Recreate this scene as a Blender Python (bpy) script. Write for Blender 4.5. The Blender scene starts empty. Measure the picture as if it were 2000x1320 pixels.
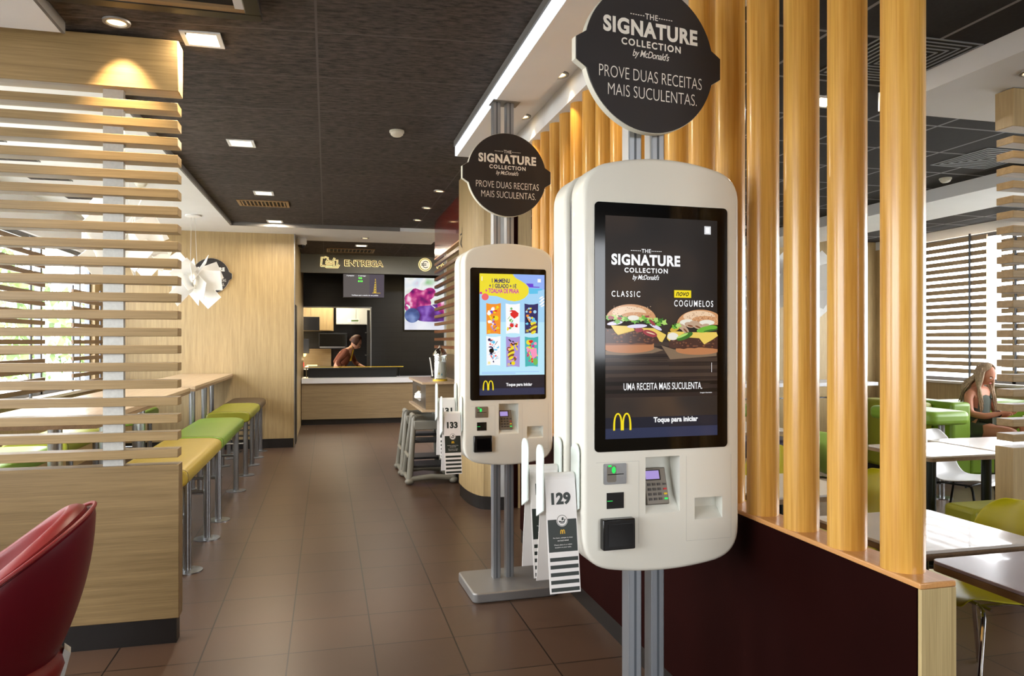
import bpy, bmesh, math, random
from mathutils import Vector, Matrix, Euler
random.seed(7)
PI = math.pi
sc = bpy.context.scene
C = sc.collection
sc.view_settings.view_transform = 'Standard'
sc.view_settings.look = 'None'
sc.view_settings.exposure = 0.0

# ------------------------------------------------------------------ materials
def lin(c):
    def f(v):
        v /= 255.0
        return v / 12.92 if v <= 0.04045 else ((v + 0.055) / 1.055) ** 2.4
    return (f(c[0]), f(c[1]), f(c[2]), 1.0)
MATS = {}
def _new(name):
    m = bpy.data.materials.new(name); m.use_nodes = True
    nt = m.node_tree
    b = nt.nodes.get('Principled BSDF')
    return m, nt, b
def mat(name, rgb, rough=0.5, metal=0.0, spec=0.5, coat=0.0, noise=0.0, nscale=30.0, bump=0.0):
    m, nt, b = _new(name)
    b.inputs['Base Color'].default_value = lin(rgb)
    b.inputs['Roughness'].default_value = rough
    b.inputs['Metallic'].default_value = metal
    b.inputs['Specular IOR Level'].default_value = spec
    b.inputs['Coat Weight'].default_value = coat
    if noise or bump:
        tc = nt.nodes.new('ShaderNodeTexCoord'); n = nt.nodes.new('ShaderNodeTexNoise')
        n.inputs['Scale'].default_value = nscale; n.inputs['Detail'].default_value = 4
        nt.links.new(tc.outputs['Object'], n.inputs['Vector'])
        if noise:
            r = nt.nodes.new('ShaderNodeValToRGB')
            c = lin(rgb)
            r.color_ramp.elements[0].position = 0.3; r.color_ramp.elements[1].position = 0.7
            r.color_ramp.elements[0].color = tuple(max(0, v * (1 - noise)) for v in c[:3]) + (1,)
            r.color_ramp.elements[1].color = tuple(min(1, v * (1 + noise)) for v in c[:3]) + (1,)
            nt.links.new(n.outputs['Fac'], r.inputs['Fac']); nt.links.new(r.outputs['Color'], b.inputs['Base Color'])
        if bump:
            bp = nt.nodes.new('ShaderNodeBump'); bp.inputs['Strength'].default_value = bump
            bp.inputs['Distance'].default_value = 0.01
            nt.links.new(n.outputs['Fac'], bp.inputs['Height']); nt.links.new(bp.outputs['Normal'], b.inputs['Normal'])
    MATS[name] = m
    return m
def emit(name, rgb, s=1.0):
    m, nt, b = _new(name)
    b.inputs['Base Color'].default_value = (0.01, 0.01, 0.01, 1)
    b.inputs['Roughness'].default_value = 0.12; b.inputs['Specular IOR Level'].default_value = 0.22
    b.inputs['Emission Color'].default_value = lin(rgb)
    b.inputs['Emission Strength'].default_value = s
    MATS[name] = m
    return m
def wood(name, dark, light, axis='x', scale=1.0, rough=0.42, coat=0.0, fine=1.0):
    m, nt, b = _new(name)
    tc = nt.nodes.new('ShaderNodeTexCoord')
    def layer(sl, sa, det):
        mp = nt.nodes.new('ShaderNodeMapping')
        s = {'x': (sl, sa, sa), 'y': (sa, sl, sa), 'z': (sa, sa, sl)}[axis]
        mp.inputs['Scale'].default_value = tuple(v * scale for v in s)
        n = nt.nodes.new('ShaderNodeTexNoise'); n.inputs['Scale'].default_value = 1.0
        n.inputs['Detail'].default_value = det; n.inputs['Roughness'].default_value = 0.6
        nt.links.new(tc.outputs['Object'], mp.inputs['Vector']); nt.links.new(mp.outputs['Vector'], n.inputs['Vector'])
        return n
    n1 = layer(1.2, 34 * fine, 5); n2 = layer(5.0, 210 * fine, 2)
    mx = nt.nodes.new('ShaderNodeMath'); mx.operation = 'MULTIPLY_ADD'
    mx.inputs[1].default_value = 0.45
    ml = nt.nodes.new('ShaderNodeMath'); ml.operation = 'MULTIPLY'; ml.inputs[1].default_value = 0.55
    nt.links.new(n1.outputs['Fac'], ml.inputs[0]); nt.links.new(n2.outputs['Fac'], mx.inputs[0]); nt.links.new(ml.outputs[0], mx.inputs[2])
    r = nt.nodes.new('ShaderNodeValToRGB')
    r.color_ramp.elements[0].position = 0.34; r.color_ramp.elements[1].position = 0.66
    r.color_ramp.elements[0].color = lin(dark); r.color_ramp.elements[1].color = lin(light)
    nt.links.new(mx.outputs[0], r.inputs['Fac']); nt.links.new(r.outputs['Color'], b.inputs['Base Color'])
    b.inputs['Roughness'].default_value = rough; b.inputs['Coat Weight'].default_value = coat
    b.inputs['Coat Roughness'].default_value = 0.15
    MATS[name] = m
    return m
def tiled(name, base, var, line, w, h, x0, y0, t, rough=0.4, tex=None, bump=0.0, coat=0.0, ax=(0, 1), contrast=1.0):
    """rectangular tiles with joints, from Object coordinates"""
    m, nt, b = _new(name); N = nt.nodes.new; L = nt.links.new
    tc = N('ShaderNodeTexCoord'); sp = N('ShaderNodeSeparateXYZ'); L(tc.outputs['Object'], sp.inputs[0])
    def M(op, a, bb=None, cc=None):
        n = N('ShaderNodeMath'); n.operation = op
        for i, v in enumerate((a, bb, cc)):
            if v is None: continue
            if isinstance(v, (int, float)): n.inputs[i].default_value = v
            else: L(v, n.inputs[i])
        return n.outputs[0]
    px = M('DIVIDE', M('SUBTRACT', sp.outputs[ax[0]], x0), w); py = M('DIVIDE', M('SUBTRACT', sp.outputs[ax[1]], y0), h)
    dx = M('MULTIPLY', M('ABSOLUTE', M('SUBTRACT', M('FRACT', M('ADD', px, 0.5)), 0.5)), w)
    dy = M('MULTIPLY', M('ABSOLUTE', M('SUBTRACT', M('FRACT', M('ADD', py, 0.5)), 0.5)), h)
    mask = M('LESS_THAN', M('MINIMUM', dx, dy), t)
    cb = N('ShaderNodeCombineXYZ'); L(M('FLOOR', px), cb.inputs[0]); L(M('FLOOR', py), cb.inputs[1])
    wn = N('ShaderNodeTexWhiteNoise'); wn.noise_dimensions = '3D'; L(cb.outputs[0], wn.inputs['Vector'])
    nz = N('ShaderNodeTexNoise'); mp = N('ShaderNodeMapping')
    sx = tex or (6, 6, 6, 0.5)
    mp.inputs['Scale'].default_value = sx[:3]; nz.inputs['Scale'].default_value = 1.0; nz.inputs['Detail'].default_value = 6
    nz.inputs['Roughness'].default_value = 0.65
    L(tc.outputs['Object'], mp.inputs['Vector']); L(mp.outputs['Vector'], nz.inputs['Vector'])
    nf = M('ADD', M('MULTIPLY', M('SUBTRACT', nz.outputs['Fac'], .5), contrast), .5)
    f = M('ADD', M('MULTIPLY', wn.outputs['Value'], 1 - sx[3]), M('MULTIPLY', nf, sx[3]))
    mix = N('ShaderNodeMix'); mix.data_type = 'RGBA'; L(f, mix.inputs[0]); mix.inputs[6].default_value = lin(base); mix.inputs[7].default_value = lin(var)
    mx2 = N('ShaderNodeMix'); mx2.data_type = 'RGBA'; L(mask, mx2.inputs[0]); L(mix.outputs[2], mx2.inputs[6]); mx2.inputs[7].default_value = lin(line)
    L(mx2.outputs[2], b.inputs['Base Color'])
    b.inputs['Roughness'].default_value = rough; b.inputs['Coat Weight'].default_value = coat
    if bump:
        bp = N('ShaderNodeBump'); bp.inputs['Strength'].default_value = bump; bp.inputs['Distance'].default_value = 0.01
        L(nz.outputs['Fac'], bp.inputs['Height']); L(bp.outputs['Normal'], b.inputs['Normal'])
    MATS[name] = m
    return m
def glassmat(name, tint=(1, 1, 1), gloss=0.08):
    m = bpy.data.materials.new(name); m.use_nodes = True; nt = m.node_tree
    nt.nodes.remove(nt.nodes['Principled BSDF']); out = nt.nodes['Material Output']
    t = nt.nodes.new('ShaderNodeBsdfTransparent'); t.inputs[0].default_value = (*tint, 1)
    g = nt.nodes.new('ShaderNodeBsdfGlossy'); g.inputs['Roughness'].default_value = 0.02
    mx = nt.nodes.new('ShaderNodeMixShader'); mx.inputs[0].default_value = gloss
    nt.links.new(t.outputs[0], mx.inputs[1]); nt.links.new(g.outputs[0], mx.inputs[2]); nt.links.new(mx.outputs[0], out.inputs[0])
    MATS[name] = m
    return m

wood('oak_x', (142, 117, 76), (176, 148, 102), 'x')
wood('oak_shaded', (124, 101, 65), (155, 129, 87), 'x')  # same oak as oak_x, with the lower panel's shade put into the colour
wood('oak_z', (160, 136, 94), (192, 168, 122), 'z')
wood('oak_end', (120, 96, 62), (168, 138, 94), 'z', 1.0)
wood('brown_slat', (92, 70, 50), (120, 94, 68), 'y')
wood('brown_slat_lit', (190, 162, 128), (220, 194, 160), 'y')  # brown slats lightened: the light on the right screens is in the colour
wood('red_slat', (84, 46, 28), (120, 70, 42), 'y', rough=0.3)
wood('table_wood', (176, 150, 120), (206, 182, 150), 'y', rough=0.3, coat=0.3)
wood('table_edge', (120, 96, 70), (150, 124, 94), 'y', fine=0.6)
wood('bamboo', (200, 140, 50), (236, 184, 92), 'z', 0.7, rough=0.3, coat=0.35)
wood('bamboo_cap', (206, 144, 84), (226, 168, 104), 'y', rough=0.35, coat=0.3)
wood('ply_end', (168, 144, 96), (214, 192, 138), 'z', 1.0, rough=0.5, fine=2.0)
wood('counter_wood', (128, 108, 80), (158, 136, 102), 'x')
tiled('floor_tile', (76, 57, 45), (90, 69, 54), (20, 15, 12), 0.402, 0.425, -0.178, 3.708, 0.0034, rough=0.34, tex=(7, 7, 7, 0.45))
tiled('ceiling_dark', (14, 10, 10), (96, 86, 80), (92, 86, 82), 1.25, 0.66, -0.05, 4.475, 0.006, rough=0.95, tex=(14, 44, 14, 0.9), bump=0.6, contrast=2.5)
tiled('ceiling_grid', (22, 21, 21), (54, 52, 52), (150, 150, 152), 0.62, 0.62, 3.126, 3.264, 0.011, rough=0.95, tex=(40, 40, 40, 0.8), bump=0.2)
tiled('black_tile', (24, 23, 22), (32, 31, 30), (14, 13, 13), 0.3, 0.1, 0, 0, 0.003, rough=0.3, ax=(0, 2))
mat('white_paint', (236, 238, 240), 0.7, noise=0.02, nscale=3)
mat('grey_trim', (110, 108, 106), 0.6)
mat('grey_fascia', (126, 130, 130), 0.55, noise=0.03, nscale=4)
mat('black_kick', (22, 17, 14), 0.45)
mat('steel', (158, 160, 162), 0.3, 1.0, noise=0.05, nscale=60)
mat('brushed', (200, 200, 194), 0.4, 0.35, noise=0.06, nscale=80)
mat('chrome', (220, 222, 226), 0.08, 1.0)
mat('pole_grey', (165, 170, 176), 0.38, 0.75)
mat('plate_grey', (152, 152, 152), 0.42, 0.6)
mat('kiosk_white', (232, 229, 216), 0.38, coat=0.15)
mat('kiosk_recess', (224, 224, 214), 0.45)
mat('seam_grey', (196, 194, 184), 0.5)
mat('spine_grey', (84, 90, 96), 0.4)
mat('screen_black', (6, 6, 7), 0.08, spec=0.3)
mat('black_plastic', (16, 15, 15), 0.25)
mat('dark_glass', (10, 10, 11), 0.05)
mat('pin_grey', (120, 114, 104), 0.4, 0.3)
mat('pin_key', (66, 60, 56), 0.5)
mat('sign_black', (34, 29, 30), 0.55)
mat('sign_rim', (226, 224, 208), 0.5)
mat('sign_white', (250, 246, 236), 0.6)
mat('card_white', (240, 236, 232), 0.45)
mat('bracket_white', (232, 242, 236), 0.3, coat=0.3)
mat('card_dark', (30, 40, 34), 0.5)
mat('gold', (240, 190, 20), 0.5)
mat('burgundy', (32, 7, 5), 0.8, spec=0.05, noise=0.12, nscale=3)
mat('red_leather', (92, 7, 22), 0.38, spec=0.35, bump=0.06, nscale=220)
mat('orange_leather', (124, 22, 20), 0.42, bump=0.06, nscale=220)
mat('sofa_green', (104, 134, 26), 0.4, noise=0.05, nscale=4)
mat('green_vinyl', (124, 158, 50), 0.4, noise=0.05, nscale=4)
mat('lime_vinyl', (150, 152, 40), 0.4, noise=0.05, nscale=4)
mat('yellow_vinyl', (182, 158, 62), 0.4, noise=0.05, nscale=4)
mat('brown_vinyl', (84, 68, 48), 0.45, noise=0.05, nscale=4)
mat('navy_vinyl', (34, 30, 48), 0.4)
mat('grey_top', (168, 158, 170), 0.22, coat=0.3)
mat('white_top', (214, 206, 196), 0.22, coat=0.4)
mat('yellow_shell', (192, 184, 30), 0.35)
mat('green_shell', (158, 190, 90), 0.35)
mat('white_shell', (232, 232, 230), 0.35)
mat('dark_metal', (52, 56, 56), 0.35, 0.8)
mat('red_panel', (112, 18, 12), 0.2, coat=0.6, noise=0.25, nscale=2)
mat('highchair_grey', (138, 136, 126), 0.5)
mat('highchair_dark', (40, 42, 46), 0.5)
mat('lamp_white', (244, 244, 242), 0.6)
mat('black_matte', (14, 14, 14), 0.7)
mat('counter_white', (226, 226, 230), 0.35)
mat('concrete', (176, 178, 178), 0.7, noise=0.1, nscale=5)
mat('cabinet_white', (206, 206, 196), 0.5)
mat('uniform_brown', (116, 60, 34), 0.8)
mat('skin', (204, 148, 116), 0.55)
mat('skin_tan', (178, 118, 88), 0.55)
mat('hair_brown', (84, 46, 22), 0.55, noise=0.3, nscale=60)
mat('hair_blond', (156, 132, 104), 0.5, noise=0.35, nscale=70)
mat('cloth_olive', (66, 70, 60), 0.85)
mat('cloth_short', (78, 80, 64), 0.85)
mat('lip', (170, 92, 82), 0.5)
mat('eye_dark', (40, 28, 22), 0.4)
mat('phone_black', (20, 20, 24), 0.2)
mat('paper', (240, 240, 236), 0.8)
mat('card_yellow', (228, 196, 60), 0.6)
mat('card_blue', (120, 180, 210), 0.6)
mat('leaf', (120, 156, 84), 0.7, noise=0.4, nscale=6)
mat('leaf_dark', (84, 110, 60), 0.7, noise=0.4, nscale=6)
mat('bark', (80, 66, 50), 0.9)
mat('pavement', (176, 174, 168), 0.9, noise=0.06, nscale=2)
mat('wire', (214, 214, 210), 0.4)
mat('red_box', (196, 30, 34), 0.5)
mat('frame_metal', (96, 98, 102), 0.35, 0.6)
mat('yellow_plastic', (240, 200, 20), 0.45)
glassmat('pane'); glassmat('clear_glass', (0.93, 0.95, 0.94), 0.12)
emit('panel_light', (255, 236, 204), 6.0)
emit('spot_light', (255, 214, 150), 4.5)
emit('lamp_glow', (255, 240, 214), 3.0)
emit('halo', (255, 222, 150), 1.7)
emit('halo_white', (250, 240, 214), 1.0)
emit('cove', (246, 250, 255), 1.15)
emit('led_green', (60, 255, 110), 0.9)
emit('warm_lamp', (255, 206, 120), 4.0)
# display colours: self-lit screens
for n, c, s in (('d_bg', (22, 15, 12), 1), ('d_brown', (62, 42, 26), 1), ('d_board', (44, 33, 30), 1), ('d_board2', (66, 52, 44), 1), ('d_foot', (44, 50, 78), 1), ('d_foot2', (30, 30, 42), 1),
                ('d_white', (250, 250, 252), 1.0), ('d_yellow', (244, 220, 30), 1), ('d_bun', (206, 150, 104), 1), ('d_bun_hi', (234, 202, 168), 1),
                ('d_bun_low', (184, 122, 80), 1), ('d_bun_dark', (128, 78, 50), 1), ('d_let', (110, 176, 56), 1), ('d_let_hi', (176, 216, 110), 1), ('d_let_dk', (58, 110, 40), 1),
                ('d_onion', (222, 214, 238), 1), ('d_cheese', (232, 200, 96), 1), ('d_cheese_dk', (206, 166, 60), 1), ('d_patty', (72, 44, 36), 1), ('d_patty_hi', (112, 74, 58), 1),
                ('d_bacon', (156, 56, 64), 1), ('d_mush', (190, 160, 134), 1), ('d_sauce', (232, 228, 214), 1), ('d_paper', (128, 106, 84), 1), ('d_black', (12, 12, 14), 1),
                ('d_sky', (166, 214, 246), 1.0), ('d_sky2', (188, 232, 250), 1.0), ('d_peri', (150, 180, 246), 1), ('d_lemon', (240, 222, 52), 1), ('d_coral', (244, 108, 106), 1),
                ('d_navy', (44, 42, 98), 1), ('d_mag', (204, 40, 160), 1), ('d_purple', (108, 66, 208), 1), ('d_aqua', (96, 196, 236), 1), ('d_orange', (246, 148, 46), 1),
                ('d_teal', (70, 180, 180), 1), ('d_pink', (248, 150, 190), 1), ('d_red', (220, 40, 40), 1), ('d_green', (110, 190, 90), 1), ('d_grey', (96, 90, 88), 1), ('d_greyp', (86, 78, 88), 1),
                ('d_lilac', (170, 150, 214), 1), ('d_led', (110, 250, 90), 1.3), ('d_fr_white', (228, 236, 236), 1), ('d_fr_green', (166, 200, 160), 1), ('d_fr_pink', (214, 92, 142), 1),
                ('d_fr_mag', (150, 30, 110), 1), ('d_fr_deep', (86, 26, 98), 1), ('d_fr_blue', (96, 120, 190), 1), ('d_fr_dkblue', (66, 78, 150), 1), ('d_gold', (214, 178, 70), 1)):
    emit(n, c, s)

def emit_noise(name, cols, scale, s=1.0):
    m, nt, b = _new(name); N = nt.nodes.new; L = nt.links.new
    tc = N('ShaderNodeTexCoord'); n = N('ShaderNodeTexNoise'); n.inputs['Scale'].default_value = scale; n.inputs['Detail'].default_value = 1.5
    r = N('ShaderNodeValToRGB'); L(tc.outputs['Object'], n.inputs['Vector']); L(n.outputs['Fac'], r.inputs['Fac'])
    while len(r.color_ramp.elements) < len(cols): r.color_ramp.elements.new(0.5)
    for i, c in enumerate(cols):
        r.color_ramp.elements[i].position = .3 + .4 * i / (len(cols) - 1); r.color_ramp.elements[i].color = lin(c)
    b.inputs['Base Color'].default_value = (.01, .01, .01, 1); b.inputs['Specular IOR Level'].default_value = .2
    L(r.outputs['Color'], b.inputs['Emission Color']); b.inputs['Emission Strength'].default_value = s
    MATS[name] = m
emit_noise('fr_bg', ((150, 196, 140), (206, 222, 206), (240, 240, 240), (214, 226, 236), (226, 130, 168)), 3.2)
emit_noise('fr_berry', ((80, 20, 96), (132, 26, 104), (176, 44, 124), (220, 110, 160), (244, 206, 226)), 6.0)
emit_noise('fr_deep', ((50, 30, 90), (84, 32, 110), (110, 60, 160), (150, 110, 200)), 5.0)
emit_noise('fr_blue', ((50, 60, 110), (84, 104, 160), (130, 150, 200)), 5.0)
emit_noise('scr_bg', ((16, 12, 12), (26, 19, 16), (42, 30, 22), (66, 46, 28)), 4.0)
emit_noise('fr_table', ((214, 216, 232), (240, 240, 246)), 3.0)
# ------------------------------------------------------------------ mesh builder
class MB:
    def __init__(s): s.v = []; s.f = []; s.m = []; s.mats = []; s.cur = 0
    def use(s, name):
        if name not in s.mats: s.mats.append(name)
        s.cur = s.mats.index(name); return s
    def add(s, vs, fs):
        o = len(s.v); s.v += [tuple(v) for v in vs]
        for f in fs: s.f.append([i + o for i in f]); s.m.append(s.cur)
        return s
    def box(s, x0, x1, y0, y1, z0, z1):
        vs = [(x, y, z) for z in (z0, z1) for y in (y0, y1) for x in (x0, x1)]
        return s.add(vs, [(0, 2, 3, 1), (4, 5, 7, 6), (0, 1, 5, 4), (2, 6, 7, 3), (0, 4, 6, 2), (1, 3, 7, 5)])
    def prism(s, poly, a0, a1, axis='y'):
        """poly of (u,v) extruded along axis: y -> (u,a,v), z -> (u,v,a), x -> (a,u,v)"""
        def P(u, v, a): return {'y': (u, a, v), 'z': (u, v, a), 'x': (a, u, v)}[axis]
        n = len(poly); vs = [P(u, v, a0) for u, v in poly] + [P(u, v, a1) for u, v in poly]
        return s.add(vs, [list(range(n)), list(range(2 * n - 1, n - 1, -1))] + [(i, n + i, n + (i + 1) % n, (i + 1) % n) for i in range(n)])
    def flat(s, poly, y):                      # polygon in an x-z plane facing -y
        return s.add([(u, y, v) for u, v in poly], [list(range(len(poly)))])
    def rect(s, x0, x1, z0, z1, y): return s.flat([(x0, z0), (x1, z0), (x1, z1), (x0, z1)], y)
    def ell(s, cx, cz, rx, rz, y, n=24, a0=0, a1=2 * PI, rot=0):
        pts = []
        full = abs(a1 - a0 - 2 * PI) < 1e-6
        for i in range(n if full else n + 1):
            a = a0 + (a1 - a0) * i / n; u, v = rx * math.cos(a), rz * math.sin(a)
            pts.append((cx + u * math.cos(rot) - v * math.sin(rot), cz + u * math.sin(rot) + v * math.cos(rot)))
        return s.flat(pts, y)
    def ribbon(s, pts, w, y, closed=False):   # flat stroke in an x-z plane
        n = len(pts); vs = []
        for i, (u, v) in enumerate(pts):
            a = pts[(i - 1) % n] if (i or closed) else pts[i]; b = pts[(i + 1) % n] if (i < n - 1 or closed) else pts[i]
            dx, dz = b[0] - a[0], b[1] - a[1]; l = math.hypot(dx, dz) or 1; ww = w[i] if isinstance(w, (list, tuple)) else w
            nx, nz = -dz / l * ww / 2, dx / l * ww / 2
            vs += [(u + nx, y, v + nz), (u - nx, y, v - nz)]
        fs = [(2 * i, 2 * i + 1, 2 * i + 3, 2 * i + 2) for i in range(n - 1)]
        if closed: fs.append((2 * n - 2, 2 * n - 1, 1, 0))
        return s.add(vs, fs)
    def tube(s, pts, r, n=10, caps=True):
        pts = [Vector(p) for p in pts]; k = len(pts); vs = []; prev = None
        for i, p in enumerate(pts):
            t = ((pts[i + 1] - p) if i < k - 1 else Vector()) .normalized() + ((p - pts[i - 1]) if i else Vector()).normalized()
            t.normalize()
            if prev is None:
                a = Vector((0, 0, 1)) if abs(t.z) < 0.9 else Vector((1, 0, 0)); u = t.cross(a).normalized()
            else: u = (prev - t * prev.dot(t)).normalized()
            prev = u; w = t.cross(u); rr = r[i] if isinstance(r, (list, tuple)) else r
            vs += [p + (u * math.cos(2 * PI * j / n) + w * math.sin(2 * PI * j / n)) * rr for j in range(n)]
        fs = [(i * n + j, i * n + (j + 1) % n, (i + 1) * n + (j + 1) % n, (i + 1) * n + j) for i in range(k - 1) for j in range(n)]
        if caps: fs += [list(range(n - 1, -1, -1)), list(range((k - 1) * n, k * n))]
        return s.add(vs, fs)
    def lathe(s, prof, cx=0, cy=0, n=24, cap=True):   # prof of (r,z)
        vs = [(cx + r * math.cos(2 * PI * j / n), cy + r * math.sin(2 * PI * j / n), z) for r, z in prof for j in range(n)]
        k = len(prof)
        fs = [(i * n + j, i * n + (j + 1) % n, (i + 1) * n + (j + 1) % n, (i + 1) * n + j) for i in range(k - 1) for j in range(n)]
        if cap: fs += [list(range(n - 1, -1, -1)), list(range((k - 1) * n, k * n))]
        return s.add(vs, fs)
    def grid(s, rows):
        n = len(rows[0]); k = len(rows)
        return s.add([p for r in rows for p in r], [(i * n + j, i * n + j + 1, (i + 1) * n + j + 1, (i + 1) * n + j) for i in range(k - 1) for j in range(n - 1)])
    def sphere(s, c, r, nu=16, nv=10, fn=None):
        vs = []
        for i in range(nv + 1):
            t = PI * i / nv
            for j in range(nu):
                a = 2 * PI * j / nu; d = Vector((math.sin(t) * math.cos(a), math.sin(t) * math.sin(a), math.cos(t)))
                p = Vector((d.x * r[0], d.y * r[1], d.z * r[2]))
                if fn: p = fn(p, d)
                vs.append(Vector(c) + p)
        return s.add(vs, [(i * nu + j, (i + 1) * nu + j, (i + 1) * nu + (j + 1) % nu, i * nu + (j + 1) % nu) for i in range(nv) for j in range(nu)])
    def text(s, body, x0, x1, z0, z1, y, bold=0.0, shear=0.0, spacing=1.0, extrude=0.0, M=None):
        cu = bpy.data.curves.new('t', 'FONT'); cu.body = body; cu.size = 1; cu.offset = bold; cu.shear = shear
        cu.space_character = spacing; cu.extrude = extrude; cu.resolution_u = 4
        o = bpy.data.objects.new('t', cu); C.objects.link(o)
        dg = bpy.context.evaluated_depsgraph_get(); me = bpy.data.meshes.new_from_object(o.evaluated_get(dg))
        co = [v.co.copy() for v in me.vertices]; fs = [list(p.vertices) for p in me.polygons]
        bpy.data.objects.remove(o); bpy.data.curves.remove(cu); bpy.data.meshes.remove(me)
        ax, bx = min(c.x for c in co), max(c.x for c in co); ay, by = min(c.y for c in co), max(c.y for c in co)
        vs = [Vector((x0 + (c.x - ax) / (bx - ax) * (x1 - x0), y - c.z, z0 + (c.y - ay) / (by - ay) * (z1 - z0))) for c in co]
        if M: vs = [M @ v for v in vs]
        return s.add(vs, fs)
    def xf(s, M, a=0):
        s.v[a:] = [tuple(M @ Vector(v)) for v in s.v[a:]]; return s
    def mesh(s, name):
        me = bpy.data.meshes.new(name); me.from_pydata(s.v, [], s.f)
        for m in s.mats: me.materials.append(MATS[m])
        for p, i in zip(me.polygons, s.m): p.material_index = i
        return me

def tag(o, label=None, cat=None, group=None, kind=None):
    if label: o['label'] = label
    if cat: o['category'] = cat
    if group: o['group'] = group
    if kind: o['kind'] = kind
    return o
def smooth_by_angle(me, ang=35):
    bm = bmesh.new(); bm.from_mesh(me); lim = math.radians(ang)
    for f in bm.faces: f.smooth = True
    for e in bm.edges:
        e.smooth = not (len(e.link_faces) != 2 or e.calc_face_angle(4) > lim)
    bm.to_mesh(me); bm.free()
def part(name, mb, parent=None, bevel=0.0, smooth=True, fix=True, label=None, seg=2, angle=35):
    me = mb.mesh(name)
    if fix:
        bm = bmesh.new(); bm.from_mesh(me); bmesh.ops.recalc_face_normals(bm, faces=bm.faces); bm.to_mesh(me); bm.free()
    if smooth: smooth_by_angle(me, angle)
    o = bpy.data.objects.new(name, me); C.objects.link(o)
    if parent is not None: o.parent = parent
    if bevel:
        b = o.modifiers.new('Bevel', 'BEVEL'); b.width = bevel; b.segments = seg; b.limit_method = 'ANGLE'; b.angle_limit = math.radians(40)
        b.harden_normals = False
    if label: o['label'] = label
    return o
def thing(name, label, cat, loc=(0, 0, 0), rz=0.0, group=None):
    o = bpy.data.objects.new(name, None); C.objects.link(o); o.location = loc; o.rotation_euler = (0, 0, rz)
    o.empty_display_size = 0.1
    return tag(o, label, cat, group)
def struct(name, mb, **k):
    o = part(name, mb, **k); o['kind'] = 'structure'; return o
def box(m, *a): return MB().use(m).box(*a)
def dup(o, parent=None):
    c = o.copy(); C.objects.link(c); c.parent = parent
    for ch in list(o.children): dup(ch, c)
    return c

# ------------------------------------------------------------------ camera
cam = bpy.data.cameras.new('Camera'); co = bpy.data.objects.new('Camera', cam); C.objects.link(co)
cam.sensor_width = 36; cam.lens = 1440 / 2000 * 36; cam.shift_y = 0.004; cam.clip_start = 0.05; cam.clip_end = 200
co.location = (0, 0, 1.5); co.rotation_euler = (PI / 2, 0, -math.atan(362 / 1440)); sc.camera = co

# ------------------------------------------------------------------ room shell
ZC, ZW = 3.09, 3.04
struct('floor', box('floor_tile', -2.97, 8.6, -4.0, 18.6, -0.1, 0.0))
def zc(x, y):                 # the passage ceiling dips slightly towards the left front corner
    return ZC - .085 * min(1, max(0, (10.33 - y) / 6.43)) * max(0, min(1, (.99 - x) / 2.23))
def zw(y): return zc(-1.24, y) - .05
def slab(m, x0, x1, y0, y1, fz, top, n=8):
    mb = MB().use(m); xs = [x0 + (x1 - x0) * i / n for i in range(n + 1)]; ys = [y0 + (y1 - y0) * i / n for i in range(n + 1)]
    mb.grid([[(x, y, fz(x, y)) for x in xs] for y in ys]); mb.grid([[(x, y, top) for x in xs] for y in ys])
    rim = [(x, y0) for x in xs] + [(x1, y) for y in ys[1:]] + [(x, y1) for x in xs[::-1][1:]] + [(x0, y) for y in ys[::-1][1:]]
    return mb.grid([[(x, y, fz(x, y)) for x, y in rim], [(x, y, top) for x, y in rim]])
TOP = ZC + .1
mb = slab('ceiling_dark', -1.19, 0.99, -4, 3.88, zc, TOP); o_ = slab('ceiling_dark', -3.0, 0.99, 3.88, 4.09, zc, TOP, 12); p_ = slab('ceiling_dark', -1.22, 0.99, 4.09, 10.33, zc, TOP)
for q in (o_, p_): mb.add(q.v, q.f)
struct('ceiling', mb)
mb = slab('white_paint', -3.0, -1.20, -4, 3.88, lambda x, y: zw(y), TOP, 4)
q = slab('white_paint', -3.0, -1.22, 4.09, 11.0, lambda x, y: zw(y), TOP); mb.add(q.v, q.f); mb.box(-1.22, 1.6, 10.33, 11.6, ZW, TOP)
struct('ceiling_soffit', mb)
mb = slab('grey_trim', -1.21, -1.195, -4, 3.885, lambda x, y: zw(y) - .002, TOP - .01, 4)
q = slab('grey_trim', -1.23, -1.215, 4.085, 10.33, lambda x, y: zw(y) - .002, TOP - .01); mb.add(q.v, q.f); mb.box(-1.215, 0.99, 10.315, 10.33, ZW - .002, ZC)
struct('trim_1', mb)
# kiosk-side soffit: flat strip, recessed slot, dropped beam carrying the bamboo
mb = MB().use('white_paint').box(1.0, 1.25, -4, 5.77, 2.97, ZC).box(1.25, 1.39, -4, 5.77, 3.06, ZC + .03).box(1.39, 1.72, -4, 5.77, 2.92, ZC + .03)
struct('ceiling_beam', mb)
struct('trim_2', MB().use('cove').box(0.985, 1.0, -4, 5.77, 2.972, 3.045))
struct('trim_3', MB().use('grey_trim').box(0.975, 1.0, -4, 5.77, 3.045, ZC))
struct('ceiling_passage', box('ceiling_dark', 0.99, 1.72, 5.77, 10.33, ZC, ZC + 0.1))
# dining room ceiling
struct('ceiling_dining', box('ceiling_grid', 1.72, 8.6, -4, 10.0, ZC, ZC + 0.1))
mb = MB().use('white_paint').box(3.41, 8.5, 0.6, 3.99, 2.97, ZC - .001)
struct('ceiling_bulkhead', mb)
mb = MB().use('white_paint').box(6.1, 7.0, 4.4, 10.0, 2.96, ZC - .001)
struct('ceiling_band', mb)
# counter zone ceiling
struct('ceiling_counter', box('ceiling_dark', -0.6, 5.0, 11.6, 15.5, 3.08, 3.18))
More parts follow.
